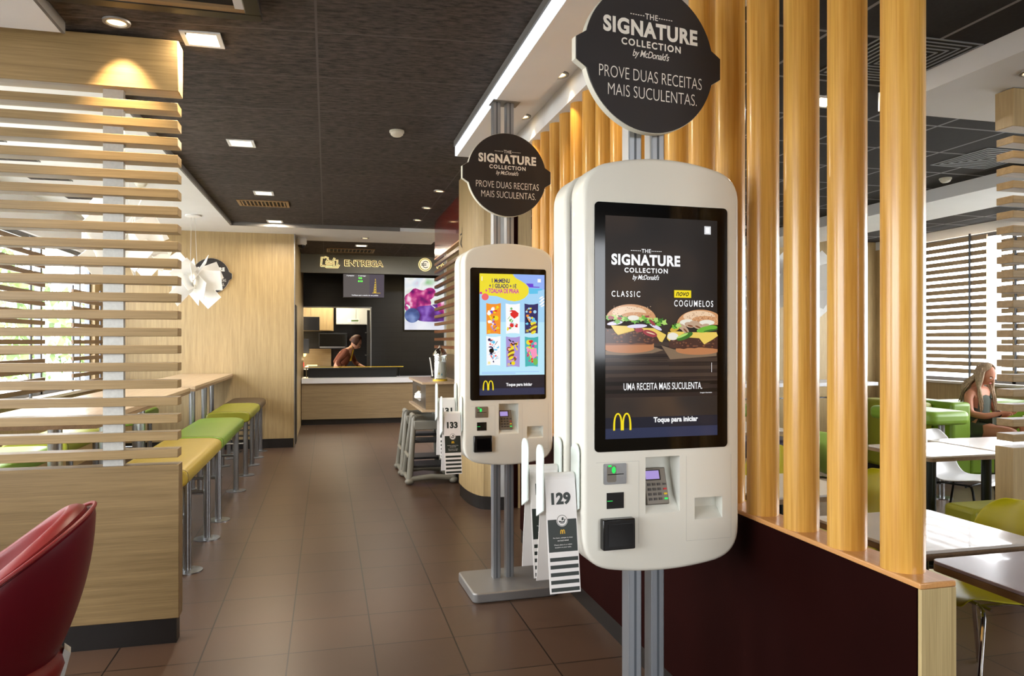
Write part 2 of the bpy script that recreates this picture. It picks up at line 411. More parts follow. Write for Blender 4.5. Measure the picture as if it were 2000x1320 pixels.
# walls
struct('wall_back', box('oak_z', -3.05, -0.45, 10.97, 11.07, 0, ZC))
struct('wall_passage', MB().use('oak_z').box(-0.55, -0.45, 11.07, 15.3, 0, ZC + .05).use('black_kick').box(-0.449, -0.44, 11.3, 11.75, 0.0, 2.05))
struct('trim_4', box('steel', -0.452, -0.438, 10.962, 10.976, 0, ZW))
struct('baseboard_back', box('black_kick', -2.95, -0.46, 10.955, 10.97, 0, 0.13))
# counter back wall with the kitchen opening  (-0.45..0.87 x 1.0..2.2)
mb = MB().use('black_tile').box(0.875, 4.5, 15.3, 15.42, 0, 3.1).box(-0.5, 0.875, 15.3, 15.42, 2.21, 3.1).box(-0.5, 0.875, 15.3, 15.42, 0, 0.95)
struct('wall_counter', mb)
struct('trim_5', MB().use('steel').box(-0.5, 0.89, 15.27, 15.44, 2.195, 2.215).box(0.865, 0.885, 15.27, 15.44, 0.95, 2.2))
struct('wall_right_counter', box('black_tile', 4.5, 4.6, 9.9, 18.5, 0, 3.15))
struct('wall_kitchen', MB().use('black_tile').box(-1.4, 4.5, 17.6, 17.7, 0, 3.1))
struct('wall_kitchen_left', box('cabinet_white', -1.5, -1.4, 15.3, 17.7, 0, 3.1))
struct('ceiling_kitchen', box('white_paint', -1.5, 4.5, 15.42, 17.7, 2.7, 2.8))
# left window wall
XL = -2.95
mb = MB().use('oak_z').box(XL - .1, XL, -4, 11.0, 0, 0.9).use('white_paint').box(XL - .1, XL, -4, 11.0, 2.62, ZC).use('oak_z').box(XL - .1, XL, -4, -1.3, 0.9, 2.62).box(XL - .1, XL, 2.4, 3.3, 0.9, 2.62).box(XL - .1, XL, 10.72, 11.0, 0.9, 2.62)
struct('wall_left', mb)
# right window wall
XR = 8.5
mb = MB().use('oak_z').box(XR, XR + .1, -4, 10.0, 0, 0.93).use('white_paint').box(XR, XR + .1, -4, 10.0, 2.96, ZC).use('oak_z').box(XR, XR + .1, -4, 1.0, .93, 2.96).box(XR, XR + .1, 9.6, 10.0, .93, 2.96)
struct('wall_right', mb)
struct('wall_dining_back', box('oak_z', 1.6, 8.6, 10.0, 10.1, 0, ZC))
# front of the restaurant behind the viewer: bare opening, shaped to light the kiosk fronts
mb = MB().use('oak_z').box(-3.0, 8.6, -4.1, -4.0, 0, 1.3).box(-3.0, 8.6, -4.1, -4.0, 2.75, ZC + .1).box(-3.0, 1.7, -4.1, -4.0, 1.3, 2.75).box(4.1, 8.6, -4.1, -4.0, 1.3, 2.75)
struct('wall_front', mb)
def window(n, x, y0, y1, z0, z1, muls, side):
    t = bpy.data.objects.new('window_%d' % n, None); C.objects.link(t); t['kind'] = 'structure'
    f = MB().use('frame_metal'); d = side
    xs = sorted((x, x + d * 0.06))
    f.box(xs[0], xs[1], y0, y1, z0, z0 + .05).box(xs[0], xs[1], y0, y1, z1 - .05, z1)
    for y in [y0 + .025, y1 - .025] + muls: f.box(xs[0], xs[1], y - .025, y + .025, z0, z1)
    part('window_frame', f, t)
    g = MB().use('pane').box(x + d * .028, x + d * .032, y0 + .03, y1 - .03, z0 + .03, z1 - .03)
    part('glass_pane', g, t, smooth=False)
    xa = sorted((x + d * .02, x - d * 0.16))
    part('window_sill', MB().use('white_top').box(xa[0], xa[1], y0 - .05, y1 + .05, z0 - .035, z0), t, bevel=.004)
    return t
window(1, XL - .05, 3.3, 10.72, 0.93, 2.62, [5.2, 7.1, 9.0, 10.3], -1)
window(3, XL - .05, -1.3, 2.4, 0.93, 2.62, [0, 1.2], -1)  # unseen window, added and sized to brighten the kiosk's left flank
window(2, XR + .05, 1.0, 9.6, 0.96, 2.96, [3.2, 5.4, 7.6], 1)
# ------------------------------------------------------------------ outdoors
tag(part('ground', box('pavement', -40, 50, -30, 40, -0.5, -0.35)), kind='structure')
def tree(x, y, h, r, label, seed):
    rnd = random.Random(seed)
    t = thing('tree', label, 'tree', (x, y, -0.35), 0, 'trees outside the left windows')
    part('trunk', MB().use('bark').tube([(0, 0, 0), (.05, .02, h * .3), (0, .05, h * .62)], [.14, .1, .05]), t)
    mb = MB()
    for i in range(300):
        a, b = rnd.uniform(0, 2 * PI), math.acos(rnd.uniform(-1, 1)); q = rnd.uniform(.55, 1) ** .5
        p = Vector((r * q * math.sin(b) * math.cos(a), r * q * math.sin(b) * math.sin(a), h * .62 + h * .4 * q * math.cos(b)))
        mb.use('leaf' if rnd.random() < .7 else 'leaf_dark')
        e = Euler((rnd.uniform(0, 6), rnd.uniform(0, 6), rnd.uniform(0, 6))).to_matrix(); sz = rnd.uniform(.1, .24)
        mb.add([p + e @ Vector(v) * sz for v in ((-1, 0, 0), (0, -.5, 0), (1, 0, 0), (0, .5, 0))], [(0, 1, 2, 3)])
    part('crown', mb, t, fix=False, smooth=False)
tree(-7.4, 17.8, 4.2, 1.5, 'leafy green tree outside, seen through the slats at the left edge of the view', 1)
tree(-7.6, 22.0, 3.6, 1.3, 'green tree outside, seen between the two brown window screens', 2)
tree(-11.2, 27.0, 5.4, 2.4, 'broad tree outside, farthest behind the left windows', 3)
tree(-6.6, 25.0, 3.2, 1.2, 'small green tree outside, seen behind the far brown window screen', 4)

# ------------------------------------------------------------------ slatted oak partition on the left
t = thing('slatted_partition', 'oak partition with horizontal slats over a solid base, at the left front', 'partition', (-1.85, 4.02, 0))
PX0, PX1 = -1.15, 1.135
part('base_panel', MB().use('oak_shaded').box(PX0, PX1, -.05, .05, 0.125, 0.89), t, bevel=.003)
part('kick_plate', box('black_kick', PX0, PX1 - .012, -.04, .04, 0.0, 0.125), t)
part('header_beam', MB().use('oak_x').box(PX0, PX1, -.06, .06, 2.745, 2.998), t, bevel=.004)
for k in range(21):
    z = 0.925 + k * 0.0862
    part('slat', MB().use('oak_x').box(PX0, PX1 - .005, -.05, .05, z, z + .042), t, bevel=.002)
for x in (0.83, -0.9):
    part('upright', box('brushed', x - .046, x + .046, -.018, .018, 0.89, 2.745), t)

# the matching partition seen at the right edge
t = thing('slatted_partition', 'oak partition of stacked horizontal slats at the right edge of the view', 'partition', (3.83, 3.47, 0))
part('base_panel', MB().use('oak_z').box(0, 1.6, -.06, .06, 0.125, 0.89), t, bevel=.003)
part('kick_plate', box('black_kick', .012, 1.6, -.05, .05, 0, .125), t)
part('header_beam', MB().use('oak_z').box(0, 1.6, -.06, .06, 2.745, 2.965), t, bevel=.004)
for k in range(21):
    z = 0.925 + k * 0.0862
    part('slat', MB().use('oak_x').box(0.005, 1.6, -.055, .055, z, z + .042), t, bevel=.002)
part('upright', box('brushed', 0.4, 0.49, -.018, .018, 0.89, 2.745), t)

# ------------------------------------------------------------------ window screens (brown slats)
def blind(label, x, y0, y1, z0, z1, pitch, hgt, rods, side, mname='brown_slat', zr=None):
    t = thing('window_screen', label, 'window screen', (x, (y0 + y1) / 2, z0), 0, None)
    mb = MB().use(mname); h = (y1 - y0) / 2; n = int((z1 - z0) / pitch)
    for k in range(n): mb.box(-.012, .012, -h, h, .06 + k * pitch, .06 + k * pitch + hgt)
    part('slat_panel', mb, t)
    for y in rods:
        part('upright', MB().use('frame_metal').tube([(side * .03, y - (y0 + y1) / 2, 0), (side * .03, y - (y0 + y1) / 2, z1 - z0)], .014, 8), t)
    return t
blind('brown slatted screen at the left windows, the one nearer the viewer', XL + .1, 7.0, 8.62, 0.93, 2.56, .098, .045, (7.2, 8.35), -1)
blind('low brown slatted screen standing at the far end of the left windows', XL + .1, 9.5, 10.88, 0.93, 2.17, .098, .045, (9.62, 10.7), -1)
blind('brown slatted screen at the right window behind the seated woman', XR - .12, 7.84, 9.1, 1.02, 2.95, .0985, .06, (8.08, 8.84), -1, 'brown_slat_lit')
blind('brown slatted screen at the right window, cut by the frame edge', XR - .12, 6.2, 7.62, 1.02, 2.95, .0985, .06, (6.4, 7.4), -1, 'brown_slat_lit')

# ------------------------------------------------------------------ bench stools and high tables, left
def stool(y0, y1, x, m, label, group, post_y):
    L = y1 - y0; t = thing('bench_stool', label, 'stool', (x, (y0 + y1) / 2, 0), 0, group)
    w, h = .46, .125; prof = []
    for i in range(32):                                    # rounded-rectangle section
        a = 2 * PI * i / 32; cxx, czz = math.cos(a), math.sin(a)
        prof.append((math.copysign(abs(cxx) ** .42, cxx) * w / 2, .665 + math.copysign(abs(czz) ** .6, czz) * h / 2))
    part('cushion', MB().use(m).prism(prof, -L / 2, L / 2, 'y'), t, bevel=.014, seg=3, angle=50)
    part('seam', MB().use('brown_vinyl').tube([(u * 1.0, -L / 2 + .02, .665 + (z - .665) * 1.0) for u, z in prof] + [(prof[0][0], -L / 2 + .02, prof[0][1])], .0022, 5, False), t)
    for sx in (-1, 1):
        for py in post_y:
            yy = py - (y0 + y1) / 2; g = part('leg', MB().use('steel').tube([(sx * .17, yy, .012), (sx * .17, yy, .62)], .026, 14), t)
            part('foot_plate', MB().use('steel').lathe([(.095, 0), (.095, .008), (.03, .013)], sx * .17, yy), g)
    a, b = post_y[0] - (y0 + y1) / 2, post_y[-1] - (y0 + y1) / 2
    part('footrest', MB().use('steel').tube([(-.17, a, .36), (.17, a, .36)], .012, 8).tube([(-.17, b, .36), (.17, b, .36)], .012, 8).tube([(-.17, a, .36), (-.17, b, .36)], .012, 8), t)
    return t
gs = 'bench stools along the right side of the high tables'
stool(4.86, 6.38, -1.055, 'yellow_vinyl', 'yellow padded bench stool nearest the slatted partition', gs, (5.2, 6.02))
stool(6.46, 8.05, -1.055, 'green_vinyl', 'bright green padded bench stool behind the yellow one', gs, (6.62, 7.88))
stool(8.66, 9.92, -1.055, 'lime_vinyl', 'olive yellow bench stool third from the slatted partition', gs, (8.78, 9.5))
stool(9.97, 10.85, -1.055, 'brown_vinyl', 'dark brown bench stool against the oak back wall', gs, (10.1, 10.7))
gs = 'bench stools between the high tables and the windows'
stool(4.7, 6.2, -2.2, 'green_vinyl', 'green bench stool on the window side of the nearest high table', gs, (5.0, 5.9))
stool(6.45, 7.7, -2.2, 'lime_vinyl', 'lime bench stool on the window side, behind the nearer green one', gs, (6.7, 7.4))
stool(8.6, 9.7, -2.2, 'green_vinyl', 'far green bench stool on the window side near the back wall', gs, (8.8, 9.5))
def high_table(label, y0, y1, legs):
    t = thing('high_table', label, 'table', (-1.61, (y0 + y1) / 2, 0), 0, 'high tables by the left windows')
    h = (y1 - y0) / 2; ym = (y0 + y1) / 2
    part('tabletop', MB().use('table_wood').box(-.34, .34, -h, h, 1.03, 1.062), t, bevel=.003)
    part('edge_band', MB().use('table_edge').box(-.342, .342, -h - .002, h + .002, 1.008, 1.0295), t)
    for x, y, r in legs:
        g = part('leg', MB().use('steel').tube([(x + 1.61, y - ym, .01), (x + 1.61, y - ym, 1.008)], r, 16), t)
        part('foot_plate', MB().use('steel').lathe([(r * 2.6, 0), (r * 2.6, .01), (r, .014)], x + 1.61, y - ym), g)
high_table('long wooden high table nearest the viewer, behind the slats', 4.64, 7.62, ((-1.6, 5.02, .04), (-1.6, 6.05, .036), (-1.6, 7.15, .036)))
high_table('wooden high table running up to the oak back wall', 7.9, 10.94, ((-1.33, 8.08, .03), (-1.33, 8.85, .03), (-1.85, 8.08, .03), (-1.5, 10.6, .03)))

# ------------------------------------------------------------------ pendant lamps of crossed white boards
def pendant(label, x, y, z, s, seed, rz=0, zt=None):
    zc = zw(y) if zt is None else zt
    rnd = random.Random(seed)
    t = thing('pendant_lamp', label, 'lamp', (x, y, zc), rz, 'white board pendant lamps')
    part('canopy', MB().use('lamp_white').lathe([(.0, 0), (.09, -.002), (.095, -.02), (.05, -.03)][1:]), t)
    part('cord', MB().use('wire').tube([(-.02, 0, -.02), (-.03, 0, z - zc + .2 * s)], .0025, 6).tube([(.02, 0, -.02), (.04, .01, z - zc + .2 * s)], .0025, 6), t)
    part('bulb', MB().use('lamp_glow').sphere((0, 0, z - zc), (.07 * s, .07 * s, .07 * s)), t)
    for i in range(18):
        a = 2 * PI * i * .618 + rnd.uniform(-.3, .3); el = math.asin(max(-1, min(1, -.8 + 1.6 * (i + .5) / 18)))
        L = rnd.uniform(.2, .29) * s; W = rnd.uniform(.19, .27) * s
        d = Vector((math.cos(a) * math.cos(el), math.sin(a) * math.cos(el), math.sin(el)))
        q = d.to_track_quat('X', 'Z').to_matrix() @ Matrix.Rotation(PI / 2 + rnd.uniform(-.7, .7), 3, 'X')
        off = Vector((0, 0, z - zc)) + d * .1 * s
        vs = [q @ Vector((u, v, w)) + off for w in (-.003, .003) for u, v in ((-.1 * s, -W / 2), (L, -W / 2), (L, W / 2), (-.1 * s, W / 2))]
        mb = MB().use('lamp_white'); mb.add(vs, [(0, 1, 2, 3), (7, 6, 5, 4), (0, 4, 5, 1), (1, 5, 6, 2), (2, 6, 7, 3), (3, 7, 4, 0)])
        part('board', mb, t, smooth=False)
    l = bpy.data.lights.new('lamp_bulb', 'POINT'); l.energy = 22; l.color = (1, .95, .86); l.shadow_soft_size = .08
    lo = bpy.data.objects.new('lamp_bulb', l); C.objects.link(lo); lo.location = (x, y, z)
pendant('white pendant lamp of crossed boards hanging clear of the slats, before the oak wall', -1.56, 9.55, 2.25, 1.0, 5)
pendant('white pendant lamp of crossed boards half hidden behind the slats', -1.56, 6.42, 2.3, 1.0, 9)

# ------------------------------------------------------------------ signage helpers
def arches(mb, cx, z0, w, h, y, th=.13):
    """golden arches as two tall bows"""
    for sgn in (-1, 1):
        pts, ws = [], []
        for i in range(33):
            a = PI * i / 32
            xx = cx + sgn * w * .25 + math.cos(a) * w * .215
            zz = z0 + h * (math.sin(a) ** .62) * .95
            pts.append((xx, zz)); ws.append(w * th * (1.0 - .25 * math.sin(a)))
        end = 0 if sgn > 0 else 32
        mb.ribbon(pts, ws, y)
def signature(mb, cx, z, s, y, m):
    """THE SIGNATURE COLLECTION lock-up; s = width of the big word"""
    mb.use(m); k = s
    mb.text('THE', cx - .068 * k, cx + .068 * k, z + .30 * k, z + .352 * k, y, .012, 0, 1.1)
    for sg in (-1, 1):
        for i in range(6):
            a = cx + sg * (.085 + i * .026) * k; mb.rect(a - .008 * k, a + .008 * k, z + .322 * k, z + .33 * k, y)
    mb.text('SIGNATURE', cx - .5 * k, cx + .5 * k, z + .13 * k, z + .278 * k, y, .042, 0, 1.1)
    mb.text('COLLECTION', cx - .315 * k, cx + .315 * k, z + .035 * k, z + .1 * k, y, .03, 0, 1.25)
    mb.text("by McDonald's", cx - .2 * k, cx + .19 * k, z - .075 * k, z + .012 * k, y, .006, .35, .9)
def round_sign(label, x, y, z, R, rz, group=None, slogan=True):
    t = thing('round_sign', label, 'sign', (x, y, z), rz, group)
    def outline(r, bw, bh0, bh1):
        pts = []
        aR = math.asin(bh0 / r); n = 40
        for i in range(n + 1):
            a = -aR if False else (aR + (PI - 2 * aR) * i / n); pts.append((r * math.cos(a), r * math.sin(a)))
        pts += [(-bw, bh1), (-bw, -bh1)]
        for i in range(n + 1):
            a = PI + aR + (PI - 2 * aR) * i / n; pts.append((r * math.cos(a), r * math.sin(a)))
        pts += [(bw, -bh1), (bw, bh1)]
        return pts
    pl = outline(R, R * 1.12, R * .24, R * .145)
    part('rim', MB().use('sign_rim').prism(pl, 0.002, .028), t)
    part('face_panel', MB().use('sign_black').prism([(u * .992, v * .992) for u, v in pl], -.003, .0015), t)
    mb = MB(); signature(mb, 0, R * .075, R * 1.46, -.0045, 'sign_white'); part('logo_lettering', mb, t, smooth=False, fix=False, label='white logo lettering')
    mb = MB().use('sign_white')
    mb.text('PROVE DUAS RECEITAS', -R * .79, R * .8, R * -.33, R * -.175, -.0045, -.012, 0, 1.0)
    mb.text('MAIS SUCULENTAS.', -R * .66, R * .72, R * -.56, R * -.405, -.0045, -.012, 0, 1.0)
    part('slogan_lettering', mb, t, smooth=False, fix=False, label='thin white slogan lettering')
    return t
round_sign('black round sign above the nearest white kiosk, cut by the top edge', 1.027, 2.225, 2.425, .243, math.radians(7), 'black round promotion signs')
round_sign('smaller black round sign above the farther white kiosk', 1.06, 4.33, 2.51, .252, math.radians(5), 'black round promotion signs')
round_sign('dark round sign on the oak back wall, half hidden behind the pendant lamp', -1.555, 10.93, 2.42, .245, 0, 'black round promotion signs')

# ------------------------------------------------------------------ ordering kiosks
def body_outline(hw, zt, zb, sag_t, sag_b, rt, rb):
    top = lambda x: zt - sag_t * (x / hw) ** 2
    bot = lambda x: zb + sag_b * (x / hw) ** 2
    def bez(a, c, b, n=8): return [((1 - t) ** 2 * a[0] + 2 * t * (1 - t) * c[0] + t * t * b[0], (1 - t) ** 2 * a[1] + 2 * t * (1 - t) * c[1] + t * t * b[1]) for t in [i / n for i in range(n + 1)]]
    pts = []
    pts += bez((-hw, top(-hw) - rt), (-hw, top(-hw)), (-hw + rt, top(-hw + rt)))
    pts += [(x, top(x)) for x in [(-hw + rt) + (2 * (hw - rt)) * i / 18 for i in range(1, 18)]]
    pts += bez((hw - rt, top(hw - rt)), (hw, top(hw)), (hw, top(hw) - rt))
    pts += bez((hw, bot(hw) + rb), (hw, bot(hw)), (hw - rb, bot(hw - rb)))
    pts += [(x, bot(x)) for x in [(hw - rb) - (2 * (hw - rb)) * i / 18 for i in range(1, 18)]]
    pts += bez((-hw + rb, bot(-hw + rb)), (-hw, bot(-hw)), (-hw, bot(-hw) + rb))
    return pts
def rrect(x0, x1, z0, z1, r, n=6):
    pts = []
    for cx, cz, a0 in ((x1 - r, z1 - r, 0), (x0 + r, z1 - r, PI / 2), (x0 + r, z0 + r, PI), (x1 - r, z0 + r, 1.5 * PI)):
        pts += [(cx + r * math.cos(a0 + PI / 2 * i / n), cz + r * math.sin(a0 + PI / 2 * i / n)) for i in range(n + 1)]
    return pts
def cut(o, cutters):
    tmp = []
    for mb in cutters:
        c = part('cutter', mb, None, smooth=False); tmp.append(c)
        b = o.modifiers.new('cut', 'BOOLEAN'); b.object = c; b.solver = 'EXACT'; b.operation = 'DIFFERENCE'
        try: b.material_mode = 'TRANSFER'
        except Exception: pass
    dg = bpy.context.evaluated_depsgraph_get(); me = bpy.data.meshes.new_from_object(o.evaluated_get(dg))
    o.modifiers.clear(); o.data = me
    for c in tmp: bpy.data.objects.remove(c)
    smooth_by_angle(me, 38)
    return o
FY = -0.14
def kiosk(label, loc, draw, top_z, lift=0.0):
    t = thing('ordering_kiosk', label, 'kiosk', loc, math.radians(2), 'white self ordering kiosks')
    ol = body_outline(.277, 2.09, .765, .05, .036, .075, .088)
    fs = part('front_shell', MB().use('kiosk_white').prism(ol, FY, -.024), t, bevel=.014, seg=3)
    rec = MB().use('kiosk_recess').prism([(FY - .03, .952), (FY + .0, .952), (-.10, 1.0), (-.072, 1.1), (-.072, 1.1326), (FY - .03, 1.1326)], -.0652, .0566, 'x')
    tray = MB().use('kiosk_recess').prism([(FY - .03, .922), (FY, .922), (-.10, .955), (-.10, .993), (FY - .03, .993)], .1105, .2125, 'x')
    fs.parent = None; cut(fs, [rec, tray]); fs.parent = t
    part('back_shell', MB().use('kiosk_white').prism(ol, .024, .15), t, bevel=.014, seg=3)
    part('spine', MB().use('spine_grey').prism(body_outline(.258, 2.07, .785, .05, .036, .075, .088), -.0242, .0242), t)
    for x in (-.047, .037):
        p = part('pole', MB().use('pole_grey').box(x - .024, x + .024, -.028, .028, .05, top_z), t, bevel=.004)
        part('groove', MB().use('spine_grey').box(x - .004, x + .004, -.0285, -.0275, .06, .77), p)
        part('groove', MB().use('spine_grey').box(x - .004, x + .004, -.0285, -.0275, 2.095, top_z), p)
    part('base_plate', MB().use('plate_grey').prism([(u, v) for u, v in rrect(-.25, .265, -.27, .17, .035)], 0, .058, 'z'), t, bevel=.008)
    part('ceiling_plate', MB().use('plate_grey').box(-.074, .095, -.06, .06, top_z, top_z + .006), t)
    bz = part('screen_bezel', MB().use('screen_black').prism(rrect(-.2405, .2295, 1.1555, 1.9395, .014), FY - .0035, FY + .004), t)
    draw(bz)
    part('panel_seam', MB().use('seam_grey').box(-.089, -.088, FY - .0004, FY, .86, 1.122).box(.08, .081, FY - .0004, FY, .855, 1.131).box(.08, .245, FY - .0004, FY, .8545, .8555).box(-.235, -.089, FY - .0004, FY, 1.1215, 1.1225).box(.244, .245, FY - .0004, FY, .855, 1.13), t)
    # card slot, barcode window, contactless reader
    cs = part('card_slot', MB().use('steel').prism(rrect(-.21, -.133, 1.053, 1.118, .004), FY - .004, FY), t)
    part('slot_light', MB().use('led_green').rect(-.196, -.184, 1.108, 1.114, FY - .0045).use('pin_grey').prism(rrect(-.2, -.168, 1.06, 1.113, .006), FY - .0042, FY - .004).use('led_green').ell(-.177, 1.098, .007, .011, FY - .005).use('black_plastic').rect(-.198, -.143, 1.083, 1.0855, FY - .0055), cs)
    sw = part('barcode_window', MB().use('black_plastic').box(-.1993, -.1416, FY - .002, FY, .976, 1.026), t)
    part('indicator', MB().use('led_green').rect(-.198, -.18, .9995, 1.0015, FY - .0025), sw)
    cr = part('contactless_reader', MB().use('black_plastic').box(-.222, -.113, FY - .028, FY, .852, .948), t, bevel=.004)
    part('reader_glass', MB().use('dark_glass').prism(rrect(-.206, -.123, .864, .933, .003), FY - .0295, FY - .028), cr)
    # payment terminal leaning in the recess
    M = Matrix.Translation((-.0165, -.112, 1.033)) @ Matrix.Rotation(math.radians(-17), 4, 'X')
    pt = part('payment_terminal', MB().use('pin_grey').box(-.04, .04, -.006, .012, -.059, .059).xf(M), t, bevel=.003)
    part('display', MB().use('black_plastic').box(-.035, .02, -.0065, -.006, .018, .052).use('d_lilac').box(-.033, .015, -.0072, -.0065, .022, .049).xf(M), pt)
    kb = MB()
    for r in range(4):
        for c in range(3): kb.use('pin_key').box(-.031 + c * .0175, -.02 + c * .0175, -.0085, -.006, .001 - r * .0155, .009 - r * .0155)
        kb.use(('pin_key', 'red_box', 'yellow_plastic', 'led_green')[r]).box(.024, .035, -.0085, -.006, .002 - r * .0155, .0075 - r * .0155)
    part('keypad', kb.xf(M), pt)
    # brackets for the table numbers, on the left flank
    for y in (-.085, .075):
        b = MB().use('bracket_white'); dz = lift if y > 0 else 0
        pl = [(y - .035, -.075), (y + .03, -.105), (y + .03, .10)] + [(y - .0025 + .0325 * math.cos(PI * i / 8), .10 + .028 * math.sin(PI * i / 8)) for i in range(1, 8)] + [(y - .035, .10)]
        for x in (-.405, -.2875): b.prism([(u, v + 1.052 + dz) for u, v in pl], x, x + .006, 'x')
        b.tube([(-.402, y, 1.072 + dz), (-.2795, y, 1.072 + dz)], .0145, 12)
        part('number_holder', b, t, bevel=.0015)
    return t
def icon_hand(mb, cx, cz, r, y):
    mb.use('card_white').ell(cx, cz, r * 1.12, r * 1.12, y)
    mb.use('card_dark').ribbon([(cx + r * math.cos(2 * PI * i / 28), cz + r * math.sin(2 * PI * i / 28)) for i in range(28)], r * .09, y - .0002, True)
    mb.flat([(cx - .12 * r, cz + .02 * r), (cx + .34 * r, cz + .08 * r), (cx + .3 * r, cz + .62 * r), (cx - .05 * r, cz + .56 * r)], y - .0002)
    mb.flat([(cx - .7 * r, cz - .02 * r), (cx - .3 * r, cz - .02 * r), (cx - .2 * r, cz - .35 * r), (cx - .6 * r, cz - .3 * r)], y - .0002)
    mb.ribbon([(cx - .45 * r, cz - .15 * r), (cx - .05 * r, cz - .28 * r), (cx + .4 * r, cz - .2 * r), (cx + .62 * r, cz + .3 * r)], r * .2, y - .0003)
    mb.ribbon([(cx - .4 * r, cz - .5 * r), (cx + .2 * r, cz - .5 * r), (cx + .5 * r, cz - .25 * r)], r * .12, y - .0003)
def number_tent(num, label, loc, rz, roll=0.0):
    t = thing('table_number', label, 'table number', loc, rz, 'white table number cards on the kiosks')
    t.rotation_euler = (0, roll, rz)
    W, H = .05, .345; a = math.atan2(.052, H)
    for side in (-1, 1):
        mb = MB().use('card_white').box(-W, W, -.0012, .0012, -H, 0)
        mb2 = MB().use('card_dark')
        y = -.0016
        if side == -1:
            mb2.text(num, -.032, .032, -.08, -.042, y - .0002, .05)
            mb2.rect(-W + .003, W - .003, -.222, -.124, y)
            for k in range(5): mb2.rect(-W + .005, W - .003, -.25 - k * .0225, -.2385 - k * .0225, y)
            icon_hand(mb2, 0, -.128, .0165, y - .0003)
            mb2.use('gold'); arches(mb2, 0, -.168, .014, .0125, y - .0005, .2)
            mb2.use('card_white')
            for k, (w, s) in enumerate(((.032, 'Por favor, coloque na mesa'), (.018, 'em local visivel'), (.029, 'Please place in a visible'), (.027, 'location on your table.'))):
                z = -.178 - k * .0075 - (.006 if k > 1 else 0); mb2.text(s, -w, w, z - .0045, z, y - .0005, .01)
        rot = Matrix.Rotation(side * a, 4, 'X')
        M = Matrix.Translation((0, side * .0165, 0)) @ rot
        p = part('front_panel' if side == -1 else 'back_panel', mb.xf(M), t)
        if mb2.v: part('printing', mb2.xf(M), p, smooth=False, fix=False)
    bend = [(-.0175, -.001)] + [(.0178 * math.cos(PI - PI * i / 10), .0178 * math.sin(PI * i / 10)) for i in range(11)] + [(.0175, -.001)]
    inner = [(u * .86, v * .86) for u, v in bend][::-1]
    part('folded_top', MB().use('card_white').prism(bend + inner, -W, W, 'x'), t)
    return t

